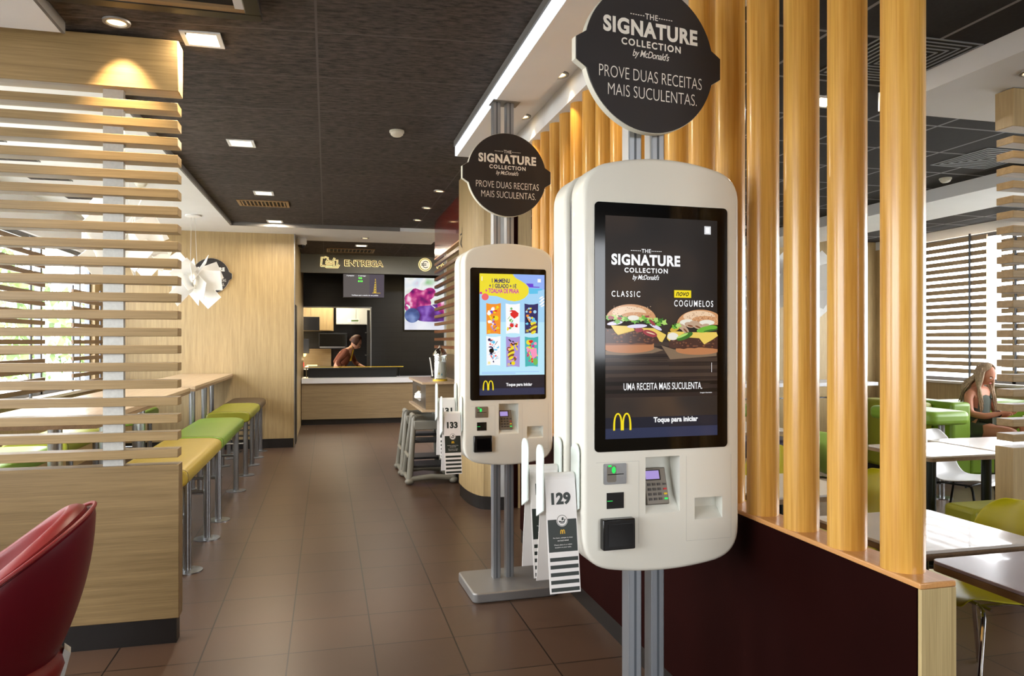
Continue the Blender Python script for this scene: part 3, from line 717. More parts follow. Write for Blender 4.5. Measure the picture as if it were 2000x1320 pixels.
# ---- screen of the near kiosk: two burgers on a dark table
def screen_burgers(parent):
    mb = MB(); Y = [FY - .0042]
    def up(): Y[0] -= .000015; return Y[0]
    XA, XB, ZA, ZB = -.2055, .1915, 1.1955, 1.8975
    cl = lambda x: min(max(x, XA), XB)
    def P(cx, cy): return (cl(-.2424 + (cx / 4 - 7) * .0018), 1.6725 - cy * .0004)
    def poly(m, pts): mb.use(m).flat([P(*p) for p in pts], up())
    def blob(m, cx, cy, rx, ry, n=26, rot=0, a0=0, a1=2 * PI):
        pts = []
        for i in range(n + 1):
            a = a0 + (a1 - a0) * i / n; u, v = rx * math.cos(a), -ry * math.sin(a)
            pts.append((cx + u * math.cos(rot) - v * math.sin(rot), cy + u * math.sin(rot) + v * math.cos(rot)))
        poly(m, pts[:-1] if a1 - a0 > 6.2 else pts)
    def jag(m, x0, x1, y0, y1, n, seed, dn=10):
        r = random.Random(seed); top = [(x0 + (x1 - x0) * i / n, y0 + (y1 - y0) * i / n + r.uniform(-dn, dn)) for i in range(n + 1)]
        return top
    mb.use('scr_bg').rect(XA, XB, ZA, ZB, up())
    # table boards
    r = random.Random(3)
    for k in range(14):
        z = 1.50 - k * .0125
        mb.use('d_board' if k % 2 else 'd_board2' if k < 9 else 'd_bg').rect(XA, XB, z - .0125, z, up())
    for k in range(26):
        z = r.uniform(1.34, 1.5); x = r.uniform(XA, XB - .1); mb.use('d_board2' if k % 2 else 'd_bg').rect(x, min(XB, x + r.uniform(.05, .2)), z, z + .0012, up())
    mb.use('d_foot2').rect(XA, XB, 1.1955, 1.262, up()); mb.use('d_foot').rect(XA, XB, 1.1955, 1.228, up())
    # wrapping paper
    poly('d_paper', [(110, 500), (480, 470), (560, 495), (470, 520), (250, 535), (110, 530)])
    poly('d_paper', [(540, 458), (640, 490), (985, 480), (985, 545), (610, 570)])
    # burger with salad
    blob('d_bun_low', 290, 478, 195, 40, a0=-PI, a1=0); poly('d_bun_low', [(95, 440), (482, 440), (482, 480), (95, 480)]); poly('d_bun_dark', [(95, 440), (480, 440), (470, 452), (95, 456)])
    for bx0, bx1, by, sd in ((90, 520, 395, 1), (600, 1010, 435, 2)):
        rr = random.Random(sd); top = [(bx0 + (bx1 - bx0) * i / 14, by - 72 + rr.uniform(-6, 6)) for i in range(15)]; bot = [(bx1 - (bx1 - bx0) * i / 14, by + 48 + rr.uniform(-8, 6)) for i in range(15)]
        if sd == 2:
            blob('d_bun_low', 830, 500, 175, 34, a0=-PI, a1=0); poly('d_bun_low', [(655, 470), (1010, 470), (1010, 502), (655, 502)])
        poly('d_patty', top + bot)
        for i in range(46): blob('d_patty_hi' if i % 2 else 'd_bun_dark', rr.uniform(bx0 + 30, bx1 - 40), rr.uniform(by - 55, by + 35), rr.uniform(5, 12), rr.uniform(4, 8), 8)
    poly('d_cheese', [(150, 300), (310, 305), (330, 335), (200, 372), (180, 350)]); poly('d_cheese_dk', [(200, 372), (330, 335), (326, 342), (204, 377)])
    poly('d_cheese', [(330, 318), (480, 320), (575, 372), (572, 385), (545, 432), (525, 425), (500, 380)])
    blob('d_bacon', 450, 362, 58, 24, rot=.3); blob('d_bacon', 365, 335, 34, 18); blob('d_bun_hi', 455, 360, 36, 5, rot=.3)
    for i, (cx, cy, rx) in enumerate(((180, 282, 60), (350, 305, 78), (490, 305, 60))): blob('d_onion', cx, cy, rx, 15, rot=(-.15, -.06, .55)[i])
    blob('d_bun', 305, 250, 192, 118, a0=0, a1=PI); blob('d_bun_hi', 290, 200, 130, 52); blob('d_bun', 340, 230, 120, 36)
    rr = random.Random(5)
    for i in range(60): blob('d_bun_hi' if i % 3 else 'd_bun_dark', rr.uniform(170, 460), rr.uniform(146, 225), 4, 2.6, 6)
    def lettuce(x0, x1, y, hgt, n, seed):
        r2 = random.Random(seed)
        for i in range(n):
            x = x0 + (x1 - x0) * i / (n - 1); yy = y + r2.uniform(-hgt, hgt)
            pts = []
            for k in range(11): a = 2 * PI * k / 11; q = (34 if k % 2 else 20) * r2.uniform(.7, 1.1); pts.append((x + q * math.cos(a), yy + q * .8 * math.sin(a)))
            poly(('d_let', 'd_let_dk', 'd_let_hi')[i % 3], pts)
    lettuce(130, 450, 252, 18, 15, 8); lettuce(450, 560, 272, 22, 6, 9)
    blob('d_sauce', 320, 240, 44, 20); blob('d_bacon', 150, 240, 24, 14); blob('d_bacon', 215, 245, 18, 12); blob('d_bacon', 465, 275, 34, 12, rot=.8); blob('d_bacon', 425, 228, 18, 8)
    # mushroom burger
    poly('d_cheese', [(590, 352), (660, 345), (760, 352), (980, 350), (1000, 380), (950, 410), (880, 450), (840, 400), (640, 385), (600, 425), (580, 400)])
    blob('d_bun', 855, 290, 196, 122, a0=0, a1=PI); blob('d_bun_hi', 840, 225, 130, 48); blob('d_bun', 890, 252, 110, 34)
    for i in range(130): a = rr.uniform(0, PI); q = rr.uniform(.2, .95); blob('d_bun_dark' if i % 3 else 'd_bun_hi', 855 + 170 * q * math.cos(a), 285 - 108 * q * math.sin(a), 3.4, 2.4, 6)
    blob('d_sauce', 740, 275, 60, 28); blob('d_sauce', 900, 272, 62, 22); blob('d_sauce', 625, 385, 44, 30)
    for cx, cy, q in ((700, 310, .5), (760, 292, .2), (720, 330, .8), (800, 280, .1), (880, 305, -.3), (820, 300, .4)): blob('d_mush', cx, cy, 42, 22, rot=q); blob('d_bun_dark', cx + 6, cy + 8, 24, 7, rot=q)
    blob('d_cheese_dk', 640, 325, 40, 20, rot=-.4); lettuce(640, 670, 312, 18, 3, 12)
    blob('d_let_dk', 720, 385, 70, 24, rot=-.4); blob('d_let_hi', 700, 380, 50, 10, rot=-.4); blob('d_let', 900, 325, 86, 24, rot=-.2); blob('d_let_dk', 930, 335, 60, 8, rot=-.2); blob('d_let', 940, 310, 46, 16)
    # text
    y = up(); signature(mb, -.0675, 1.741 - .13 * .2 - .004, .24, y, 'd_white')
    mb.use('d_white').text('CLASSIC', -.187, -.0885, 1.6425, 1.661, y, .01, 0, 1.4); mb.text('COGUMELOS', .031, .1725, 1.6145, 1.635, y, .01, 0, 1.3)
    mb.use('d_yellow').rect(.031, .092, 1.643, 1.667, y); mb.use('d_black').text('novo', .037, .084, 1.648, 1.661, y - .0003, .012, .35)
    mb.use('d_white').rect(.1404, .1635, 1.851, 1.877, y); mb.use('d_foot').ribbon([(.143, 1.8535), (.161, 1.8535), (.161, 1.8745), (.143, 1.8745)], .0012, y - .0003, True)
    mb.use('d_white').text('UMA RECEITA MAIS SUCULENTA.', -.146, .132, 1.348, 1.3705, y, .005)
    mb.rect(.166, .1675, 1.402, 1.433, y); mb.text('Imagem ilustrativa', .125, .168, 1.333, 1.338, y, .01)
    mb.use('d_yellow'); arches(mb, -.1503, 1.2226, .06, .055, y, .11)
    mb.use('d_white').text('Toque para iniciar', -.042, .1165, 1.239, 1.261, y, .035)
    part('screen_image', mb, parent, smooth=False, fix=False)

# ---- screen of the far kiosk: beach towel promotion
def screen_towels(parent):
    mb = MB(); Y = [FY - .0042]
    def up(): Y[0] -= .000015; return Y[0]
    XA, XB = -.1848, .2197
    def P(cx, cy):
        u = (cx - 103) / 599; c0, c1 = 112 + 16 * u, 1235 - 10 * u
        return (min(max(XA + u * .4045, XA), XB), 1.906 - (cy - c0) / (c1 - c0) * .7215)
    def poly(m, pts): mb.use(m).flat([P(*p) for p in pts], up())
    def blob(m, cx, cy, rx, ry, rot=0, n=22): poly(m, [(cx + rx * math.cos(2 * PI * i / n) * math.cos(rot) - ry * math.sin(2 * PI * i / n) * math.sin(rot), cy + rx * math.cos(2 * PI * i / n) * math.sin(rot) + ry * math.sin(2 * PI * i / n) * math.cos(rot)) for i in range(n)])
    mb.use('d_foot2').rect(XA, XB, 1.1845, 1.3035, up()); mb.use('d_foot').rect(XA, XB, 1.1845, 1.225, up())
    mb.use('d_sky').rect(XA, XB, 1.3035, 1.906, up()); mb.use('d_sky2').rect(XA, XB, 1.3035, 1.62, up())
    poly('d_peri', [(400, 122), (702, 128), (702, 260), (560, 300), (470, 200)])
    poly('d_lemon', [(103, 112), (405, 120), (418, 140), (440, 160), (480, 180), (525, 210), (552, 240), (558, 275), (545, 310), (515, 340), (470, 362), (420, 370), (360, 360), (310, 340), (260, 322), (200, 318), (103, 300)])
    poly('d_purple', [(528, 205), (596, 208), (598, 234), (655, 236), (655, 244), (560, 242), (545, 225)])
    poly('d_aqua', [(552, 250), (680, 254), (678, 268), (640, 272), (640, 300), (560, 302), (555, 285)])
    blob('d_mag', 116, 292, 11, 11); blob('d_coral', 154, 328, 32, 32)
    for i in range(6): blob('d_white', 672 + (i % 2) * 14, 335 + i * 15, 22, 7, -.5)
    y = up()
    def tx(m, s, x0, x1, y0, y1, b=.02):
        a, c = P(x0, y1), P(x1, y0); mb.use(m).text(s, a[0], c[0], a[1], c[1], y, b)
    tx('d_navy', '1 McMENU', 215, 378, 162, 198, .03); tx('d_navy', '+ 1 GELADO + 1€', 190, 440, 210, 245, .03); tx('d_mag', '+ TOALHA DE PRAIA', 155, 463, 255, 292, .03)
    mb.use('d_white').rect(P(637, 0)[0], P(668, 0)[0], P(650, 196)[1], P(650, 164)[1], y); mb.rect(P(122, 0)[0], P(128, 0)[0], P(122, 180)[1], P(122, 140)[1], y)
    pal = [['d_orange', 'd_purple', 'd_yellow', 'd_red', 'd_lilac', 'd_black', 'd_white'], ['d_white', 'd_red', 'd_lemon', 'd_green', 'd_sky2', 'd_mag', 'd_white'],
           ['d_navy', 'd_aqua', 'd_yellow', 'd_orange', 'd_lemon', 'd_black', 'd_sky'], ['d_white', 'd_navy', 'd_coral', 'd_aqua', 'd_sky', 'd_black', 'd_white'],
           ['d_lilac', 'd_orange', 'd_yellow', 'd_purple', 'd_bun_dark', 'd_black', 'd_pink'], ['d_teal', 'd_pink', 'd_green', 'd_lemon', 'd_red', 'd_aqua', 'd_mag']]
    spots = [(163, 297, 385, 672), (340, 472, 388, 668), (514, 642, 390, 666), (163, 294, 688, 960), (342, 472, 692, 974), (516, 642, 694, 972)]
    for k, ((x0, x1, y0, y1), pc) in enumerate(zip(spots, pal)):
        poly(pc[0], [(x0, y0), (x0 + 40, y0 + 9), (x1 - 40, y0 + 9), (x1, y0), (x1 - 4, y1), (x1 - 40, y1 - 6), (x0 + 40, y1 - 6), (x0 + 4, y1)])
        rr = random.Random(40 + k)
        for i in range(34):
            rx, ry = rr.uniform(7, 30), rr.uniform(5, 24); cx = rr.uniform(x0 + rx + 6, x1 - rx - 6); cy = rr.uniform(y0 + 34, y1 - 34); m = pc[1 + rr.randrange(6)]
            if i % 3 == 0: blob(m, cx, cy, min(rx, ry), min(rx, ry))
            elif i % 3 == 1: a = rr.uniform(-1, 1); poly(m, [(cx - 16, cy - 26 * a), (cx - 6, cy - 26 * a - 6), (cx + 16, cy + 26 * a), (cx + 6, cy + 26 * a + 6)])
            else: poly(m, [(cx + rx * q * math.cos(t), cy + ry * q * math.sin(t)) for t, q in [(2 * PI * j / 9, rr.uniform(.5, 1)) for j in range(9)]])
        if k in (2, 4): 
            cx, cy = ((600, 615), (392, 850))[k == 4]
            for j in range(5): blob(('d_lemon', 'd_bun_dark', 'd_lemon', 'd_bun_dark', 'd_lemon')[j], cx - 2, cy - 40 + j * 20, 38 - abs(j - 2) * 6, 13, -.5)
        if k == 1: poly('d_red', [(382, 480), (425, 452), (460, 480), (455, 505), (420, 530), (385, 500)])
        if k == 5: poly('d_pink', [(562, 810), (625, 800), (630, 870), (590, 900)]); blob('d_green', 615, 925, 22, 32)
        if k in (0, 2, 3, 4): 
            a = P(x0 + 26, y1 - 12); mb.use('d_yellow'); arches(mb, a[0], a[1], .014, .016, up(), .18)
    y = up(); mb.use('d_peri').rect(P(122, 0)[0], P(650, 0)[0], P(300, 1022)[1], P(300, 1018)[1], y); mb.rect(P(122, 0)[0], P(430, 0)[0], P(300, 1034)[1], P(300, 1029)[1], y)
    mb.use('d_yellow'); arches(mb, -.1325, 1.215, .064, .058, y, .12)
    mb.use('d_white').text('Toque para iniciar', -.0225, .141, 1.232, 1.256, y, .035)
    part('screen_image', mb, parent, smooth=False, fix=False)

K1 = kiosk('large white ordering kiosk in the foreground, its dark screen showing two burgers', (1.047, 2.32, 0), screen_burgers, 2.968)
K2 = kiosk('white ordering kiosk behind the first, its blue screen showing beach towels', (1.055, 4.42, 0), screen_towels, 2.968, .07)
for k, (nf, nb), (lf, lb) in ((K1, ('129', '130'), ('white table number card reading 129 hung on the nearest kiosk', 'white table number card half hidden behind card 129')),
                              (K2, ('133', '131'), ('white table number card reading 133 hung on the farther kiosk', 'white table number card reading 131 behind card 133'))):
    for num, lab, y in ((nf, lf, -.085), (nb, lb, .075)):
        p = Vector(k.location) + Matrix.Rotation(math.radians(2), 3, 'Z') @ Vector((-.3415, y, 1.0715 + (.07 if k is K2 and y > 0 else 0)))
        number_tent(num, lab, p, math.radians(2))

# ------------------------------------------------------------------ low burgundy wall with the row of wooden poles
WX0, WX1, WY0, WY1 = 1.408, 1.516, 1.506, 5.35
t = thing('low_wall', 'low burgundy partition wall with a light plywood end, carrying the row of wooden poles', 'low wall', (1.462, (WY0 + WY1) / 2, 0))
h = (WY1 - WY0) / 2
part('wall_panel', MB().use('burgundy').box(-.054, .054, -h + .012, h, .1, .893), t)
part('kick_plate', box('black_kick', -.048, .048, -h + .02, h, 0, .1), t)
part('end_panel', MB().use('ply_end').box(-.05, .054, -h, -h + .011, .0, .893), t, bevel=.001)
part('cap', MB().use('bamboo_cap').box(-.054, .054, -h, h, .8935, .909), t, bevel=.003)
ORD = ['nearest', 'second', 'third', 'fourth', 'fifth', 'sixth', 'seventh', 'eighth', 'ninth', 'tenth', 'eleventh', 'twelfth', 'thirteenth', 'fourteenth', 'fifteenth', 'sixteenth', 'seventeenth', 'eighteenth']
prof = []
pm = MB().use('bamboo')
sec = []
for i in range(48):                                  # laminated pole: faintly faceted round section
    a = 2 * PI * i / 48; r = .0535 * (1 - .006 * math.cos(6 * a)); sec.append((r * math.cos(a), r * math.sin(a)))
pm.prism(sec, .0, 2.92 - .909, 'z')
proto = None
for k in range(17):
    y = 1.622 + .2125 * k
    if proto is None: proto = part('wooden_pole', pm, None, angle=50); o = proto
    else: o = proto.copy(); C.objects.link(o)
    o.location = (1.462, y, .909); o.rotation_euler = (0, 0, k * 1.1)
    tag(o, 'round honey coloured wooden pole, ' + ('nearest of the row on the low burgundy wall' if k == 0 else 'farthest of the row on the low burgundy wall' if k == 16 else ORD[k] + ' from the near end of the low burgundy wall'), 'pole', 'wooden poles standing on the low burgundy wall')

# rounded oak column with steel edge beside the farther kiosk
t = thing('column', 'oak clad column with rounded front and grey steel edge, behind the farther kiosk', 'column', (1.46, 6.75, 0))
pl = [(-.2, .4)] + [(-.2, .2)] + [(-.2 + .13 * (1 - math.cos(PI / 2 * i / 8)), .2 - .5 * math.sin(PI / 2 * i / 8)) for i in range(1, 9)]
pl += [(-.04, -.32), (-.04, .4)]
part('oak_cladding', MB().use('oak_z').prism(pl, .12, ZC - .005, 'z'), t, angle=20)
part('steel_edge', MB().use('concrete').prism([(-.04, -.34), (.09, -.36), (.09, .4), (-.039, .4)], .12, ZC - .005, 'z'), t)
part('kick_plate', MB().use('black_kick').prism([(u * .97, v * .97) for u, v in pl[:-1]] + [(.085, -.34), (.085, .39)], 0, .12, 'z'), t)
mt = MB().use('sign_black'); mt.text('AL', -.1, .1, -.05, .05, -.0, .0, M=Matrix.Translation((-.204, .26, 2.5)) @ Matrix.Rotation(-PI / 2, 4, 'Z') @ Matrix.Rotation(-PI / 2, 4, 'Y'))
part('lettering', mt, t, smooth=False, fix=False, label='black letters running up the oak')
t = thing('panel', 'narrow oak and dark brown panels between the column and the wooden poles', 'panel', (1.7, 6.5, 0))
part('oak_panel', MB().use('oak_z').box(-.02, .1, -.05, .05, 0, ZC - .01), t)
part('dark_panel', MB().use('sign_black').box(.2, .4, -.02, .02, 1.9, ZC - .01).use('burgundy').box(-.12, -.02, -.03, .03, 0, ZC - .01), t)

# slatted screen with red lacquer panel, along the right of the passage
t = thing('slatted_screen', 'tall screen of dark brown slats under a glossy dark red panel', 'screen', (1.4, 8.55, 0))
part('red_panel', MB().use('red_panel').box(-.015, .03, -1.15, 1.15, 2.6, ZC - .005), t)
part('edge_strip', MB().use('bamboo_cap').box(-.02, .03, -1.15, 1.15, 2.585, 2.6), t)
mb = MB().use('red_slat')
for k in range(12): mb.box(-.02, .02, -1.15, 1.15, 1.42 + k * .098, 1.42 + k * .098 + .036)
part('slat_panel', mb, t)
for y in (-1.1, .55): part('upright', MB().use('brushed').box(.0205, .04, y - .03, y + .03, 0, 2.6), t)
part('base_panel', MB().use('black_tile').box(-.02, .02, -1.15, 1.15, 0, 1.36), t)

# condiment station against that screen
t = thing('condiment_station', 'small wooden condiment station with a napkin slot, above the grey high chairs', 'station', (1.165, 8.2, 0))
part('top', MB().use('table_wood').box(-.215, .21, -.62, .62, 1.062, 1.086), t, bevel=.003)
mb = MB().use('counter_wood').box(-.17, .21, -.58, -.2, .8, 1.062).box(-.17, .21, .2, .58, .8, 1.062).box(-.02, .21, -.2, .2, .8, 1.062)
part('cabinet', mb, t)
part('steel_front', MB().use('steel').box(-.174, -.1705, -.58, -.2, .8, 1.062).box(-.174, -.1705, .2, .58, .8, 1.062).box(-.174, -.1705, -.2, .2, .8, .85).box(-.174, -.1705, -.2, .2, 1.01, 1.062), t)
part('shelf', MB().use('table_wood').box(-.215, .21, -.62, .62, .776, .8), t, bevel=.003)
part('support', MB().use('counter_wood').box(.15, .2, .5, .6, 0, .776), t)
rnd = random.Random(4)
def crumple(p, d): return p * (1 + .35 * rnd.random())
o = part('napkin_pile', MB().use('paper').sphere((0, 0, 0), (.07, .11, .05), 12, 8, lambda p, d: p * (.75 + .5 * random.random())), None, smooth=False)
o.location = (1.02, 8.2, .905); tag(o, 'crumpled white paper napkins in the slot of the condiment station', 'napkins')
t = thing('straw_dispenser', 'clear straw dispenser with a metal dome lid on the condiment station', 'dispenser', (1.175, 7.83, 1.086))
part('jar', MB().use('clear_glass').lathe([(.075, 0), (.075, .02), (.07, .03), (.07, .27), (.066, .27), (.066, .035), (.0, .03)][:-1], cap=False), t)
part('straw_bundle', MB().use('paper').lathe([(.058, .03), (.058, .2)]).use('card_yellow').prism([(-.03, .07), (-.01, .07), (-.02, .1)], -.0592, -.0588).use('card_blue').prism([(.0, .06), (.02, .06), (.01, .09)], -.0592, -.0588), t)
part('lid', MB().use('chrome').lathe([(.078, .271), (.076, .29), (.05, .33), (.02, .352), (.014, .375), (.004, .38)]), t)
part('base_ring', MB().use('card_yellow').lathe([(.077, .0005), (.077, .018)]), t)
part('lever', MB().use('paper').tube([(-.08, 0, .05), (-.1, 0, .2), (-.11, 0, .25)], .007, 8), t)
t = thing('salt_shaker', 'small dark shaker on the far end of the condiment station', 'shaker', (1.2, 8.55, 1.086))
part('jar', MB().use('dark_glass').lathe([(.022, 0), (.024, .02), (.018, .06)]), t)
part('cap', MB().use('chrome').lathe([(.019, .0605), (.017, .08), (.004, .088)]), t)

# two nested grey plastic high chairs
def high_chair(label, loc):
    t = thing('high_chair', label, 'high chair', loc, 0, 'grey high chairs under the condiment station')
    def beam(p, q, w=.03, d=.022):
        p, q = Vector(p), Vector(q); return p, q
    for sx in (-1, 1):
        xt, xb = sx * .17, sx * .235
        mb = MB().use('highchair_grey')
        mb.tube([(xb, -.24, .03), (xt, -.1, .7)], [.036, .026], 10).tube([(xb, .24, .03), (xt, .1, .7)], [.036, .026], 10)
        mb.tube([(xt, -.12, .7), (xt, .12, .7)], .028, 10).tube([(xb * .9 + xt * .1, -.19, .28), (xb * .9 + xt * .1, .19, .28)], .02, 10).tube([(xb, -.24, .04), (xb, .24, .04)], .024, 10)
        part('side_frame', mb, t, angle=60)
        for y in (-.24, .24): part('foot', MB().use('highchair_grey').sphere((xb, y, .034), (.05, .055, .034), 14, 8), t, angle=80)
    part('stretcher', MB().use('highchair_grey').tube([(-.235, -.24, .055), (0, -.24, .075), (.235, -.24, .055)], .03, 10), t, angle=80)
    part('front_rail', MB().use('highchair_grey').box(-.18, .18, -.15, -.12, .56, .66), t, bevel=.012); part('back_rail', MB().use('highchair_grey').box(-.17, .17, .1, .125, .56, .7), t, bevel=.012)
    part('seat', MB().use('highchair_dark').box(-.17, .17, -.13, .13, .42, .45), t, bevel=.008)
    part('footboard', MB().use('highchair_dark').box(-.2, .2, -.17, .17, .16, .185), t, bevel=.006)
    return t
high_chair('front grey plastic high chair beneath the condiment station', (1.08, 8.03, 0))
high_chair('second grey high chair nested behind the front one', (1.06, 8.6, 0))

# ------------------------------------------------------------------ order counter and what hangs over it
t = thing('service_counter', 'wood fronted service counter with a white top, at the far end of the passage', 'counter', (1.7, 14.1, 0))
part('front_panel', MB().use('counter_wood').box(-2.14, 2.1, -.3, .28, .1, .75), t)
part('kick_plate', box('black_kick', -2.14, 2.1, -.26, .28, 0, .1), t)
part('worktop', MB().use('counter_white').box(-2.14, 2.1, -.34, .3, .75, .845), t, bevel=.004)
t = thing('glass_guard', 'dark display shelf with a thin glass top standing on the service counter', 'display shelf', (.5, 14.15, .846))
part('cabinet', MB().use('black_matte').box(-.83, .78, -.12, .15, 0, .17), t)
part('glass_shelf', MB().use('clear_glass').box(-.9, .9, -.2, .22, .19, .2), t)
part('yellow_edge', MB().use('card_yellow').box(-.9, .9, -.203, -.2, .19, .2), t)  # plain yellow strip along the shelf's front edge
part('post', MB().use('chrome').tube([(.84, 0, 0), (.84, 0, .19)], .01, 8).tube([(-.86, 0, 0), (-.86, 0, .19)], .01, 8), t)
struct('trim_6', MB().use('grey_fascia').box(-.449, 4.5, 13.7, 13.8, 2.75, 3.08))
def halo_sign(label, draw, cat='sign'):
    t = thing('lit_sign', label, cat, (0, 13.69, 0), 0, 'backlit signs on the grey fascia')
    for nm, m, b, y in (('glow', 'halo', .045, .0), ('letters', 'sign_black', -.004, -.02)):
        mb = MB().use(m); draw(mb, b, y, nm == 'glow'); part(nm, mb, t, smooth=False, fix=False)
def d_entrega(mb, b, y, g):
    e = .012 if g else 0
    if g: mb.text('ENTREGA', .31, 1.01, 2.874, 2.992, y, .04)
    else: mb.text('ENTREGA', .32, 1.0, 2.88, 2.985, y, .008)
halo_sign('backlit word ENTREGA on the grey fascia over the counter', d_entrega)
def d_icon(mb, b, y, g):
    w = .03 if g else .011
    mb.ribbon([(-.1, 2.86), (-.085, 3.03), (-.05, 3.018), (-.02, 3.032), (.02, 3.02), (.015, 2.96)], w, y); mb.ribbon([(-.1, 2.87), (-.03, 2.87)], w, y)
    mb.ribbon([(-.02, 2.92), (-.01, 2.95), (.04, 2.965), (.09, 2.95), (.1, 2.92)], w, y, True); mb.ribbon([(-.01, 2.9), (.1, 2.9)], w, y); mb.ribbon([(-.01, 2.88), (.1, 2.88)], w, y)
    mb.ribbon([(.13, 2.87), (.12, 2.98), (.19, 2.98), (.18, 2.87)], w, y, True); mb.ribbon([(.12, 2.98), (.14, 3.02)], w, y); mb.ribbon([(-.03, 2.875), (-.01, 2.85), (.2, 2.85), (.22, 2.9)], w, y)
halo_sign('backlit outline icon of bag, burger and drink on the fascia', d_icon)
def d_euro(mb, b, y, g):
    w = .035 if g else .012; c = (1.775, 2.94)
    if g: mb.use('halo_white').ell(c[0], c[1], .115, .115, y + .001); mb.use('halo')
    mb.ribbon([(c[0] + .105 * math.cos(2 * PI * i / 30), c[1] + .105 * math.sin(2 * PI * i / 30)) for i in range(30)], w, y, True)
    if not g:
        mb.ribbon([(c[0] + .01 + .055 * math.cos(a), c[1] + .06 * math.sin(a)) for a in [.7 + i * .28 for i in range(18)]], w, y)
        mb.ribbon([(c[0] - .075, c[1] + .012), (c[0] + .02, c[1] + .012)], w, y); mb.ribbon([(c[0] - .075, c[1] - .015), (c[0] + .02, c[1] - .015)], w, y)
halo_sign('round backlit euro symbol on the fascia', d_euro)
def d_pag(mb, b, y, g):
    if g: mb.text('PAGAMENTO', 1.99, 2.92, 2.874, 2.992, y, .055)
    else: mb.text('PAGAMENTO', 2.0, 2.91, 2.88, 2.985, y, -.004)
halo_sign('backlit word behind the slatted screen, right of the euro symbol', d_pag)
# order status screen
t = thing('order_screen', 'grey order status screen hanging under the fascia', 'screen', (.66, 13.75, 2.53), 0, 'screens over the counter')
part('housing', MB().use('black_plastic').box(-.372, .372, .0, .05, -.215, .215), t); part('hanger', MB().use('dark_metal').tube([(-.2, .06, .2), (-.2, .06, .55)], .012, 8).tube([(.2, .06, .2), (.2, .06, .55)], .012, 8), t)
mb = MB(); y = -.002
mb.use('d_grey').rect(-.365, .365, -.21, .21, y); mb.use('d_greyp').rect(.1, .365, -.21, .21, y - .001)
mb.use('d_white').text('A preparar', -.31, -.17, .165, .195, y - .002, .03); mb.text('A entregar', -.1, .04, .165, .195, y - .002, .03)
mb.use('d_led').text('98', -.1, -.03, .12, .155, y - .002, .04); mb.text('010', -.105, -.02, .065, .1, y - .002, .04)
mb.use('d_gold').ribbon([(.2, -.13), (.205, 0), (.208, .13)], [.05, .035, .012], y - .002); mb.rect(.15, .3, -.135, -.125, y - .002)
for k in range(5): mb.use('d_greyp').ell(.203, -.09 + k * .045, .01, .013, y - .003, 10)
mb.use('d_white').text('Verifique aqui o estado do seu pedido', -.22, .26, -.19, -.163, y - .002, .03)
part('screen_image', mb, t, smooth=False, fix=False)
# menu screen with fruit
t = thing('menu_screen', 'bright menu screen showing berries, on the black tiled counter wall', 'screen', (2.09, 15.255, 2.29), 0, 'screens over the counter')
part('housing', MB().use('black_plastic').box(-.56, .56, .0, .04, -.56, .56), t)
mb = MB(); yy = [-.002]
def u2(): yy[0] -= .0004; return yy[0]
A, B = -.535, .535
mb.use('fr_bg').rect(A, B, -.535, .535, u2())
mb.use('fr_berry').ell(-.05, .2, .17, .12, u2(), rot=.6)
def lobes(m, cx, cz, rx, rz, n=40, amp=.06, k=7):
    y = u2(); mb.use(m).flat([(max(A, min(B, cx + rx * (1 + amp * math.cos(k * a)) * math.cos(a))), cz + rz * (1 + amp * math.cos(k * a)) * math.sin(a)) for a in [2 * PI * i / n for i in range(n)]], y)
lobes('fr_berry', -.27, .02, .27, .29); lobes('fr_deep', .1, -.2, .42, .2, amp=.1, k=5); lobes('fr_berry', .33, -.06, .19, .16)
mb.use('fr_table').flat([(A, -.535), (B, -.535), (B, -.34), (.1, -.37), (A, -.36)], u2())
mb.use('d_fr_white').ribbon([(-.5, -.02), (-.44, -.06), (-.42, -.2)], [.03, .045, .01], u2()); mb.ribbon([(.02, -.02), (.12, -.1), (.3, -.04)], [.008, .03, .008], u2())
mb.use('fr_blue').ell(-.38, -.24, .155, .15, u2(), 36)
part('screen_image', mb, t, smooth=False, fix=False)
t = thing('security_camera', 'white dome security camera in the corner above the passage', 'camera', (-.36, 11.3, ZW))
part('mount', MB().use('white_paint').lathe([(.06, -.0), (.075, -.02), (.075, -.09), (.055, -.11)]), t)
part('dome', MB().use('dark_glass').sphere((0, 0, -.11), (.052, .052, .055), 14, 10), t)

# ------------------------------------------------------------------ kitchen behind the opening
t = thing('wall_cabinet', 'light oak kitchen wall cabinet seen through the serving opening', 'cabinet', (-.35, 17.3, 1.75))
part('carcass', MB().use('oak_z').box(-.6, .5, -.15, .3, 0, .7), t)
part('door', MB().use('oak_z').box(-.58, .0, -.168, -.15, .02, .68).box(.01, .48, -.168, -.15, .02, .68), t)
t = thing('monitor', 'black monitor mounted under the oak kitchen cabinet', 'monitor', (-.42, 16.6, 1.9), 0, 'kitchen monitors')
part('screen', MB().use('black_plastic').box(-.27, .27, 0, .04, -.15, .15), t, bevel=.004)
part('mount', MB().use('dark_metal').tube([(0, .04, 0), (0, .5, .0)], .02, 8), t)
t = thing('kitchen_oven', 'black kitchen oven with a dark glass door behind the worker', 'oven', (.15, 17.2, 1.35))
part('body', MB().use('black_matte').box(-.32, .3, -.1, .3, 0, .36), t)
part('glass_door', MB().use('dark_glass').box(-.3, .28, -.112, -.1, .06, .33), t)
part('control_strip', MB().use('steel').box(-.3, .26, -.115, -.1, .02, .05), t)
t = thing('wall_cabinet', 'white kitchen cabinet with a small green sign, seen through the serving opening', 'cabinet', (.66, 17.2, 1.9))
part('carcass', MB().use('cabinet_white').box(-.45, .55, -.1, .35, 0, .75), t)
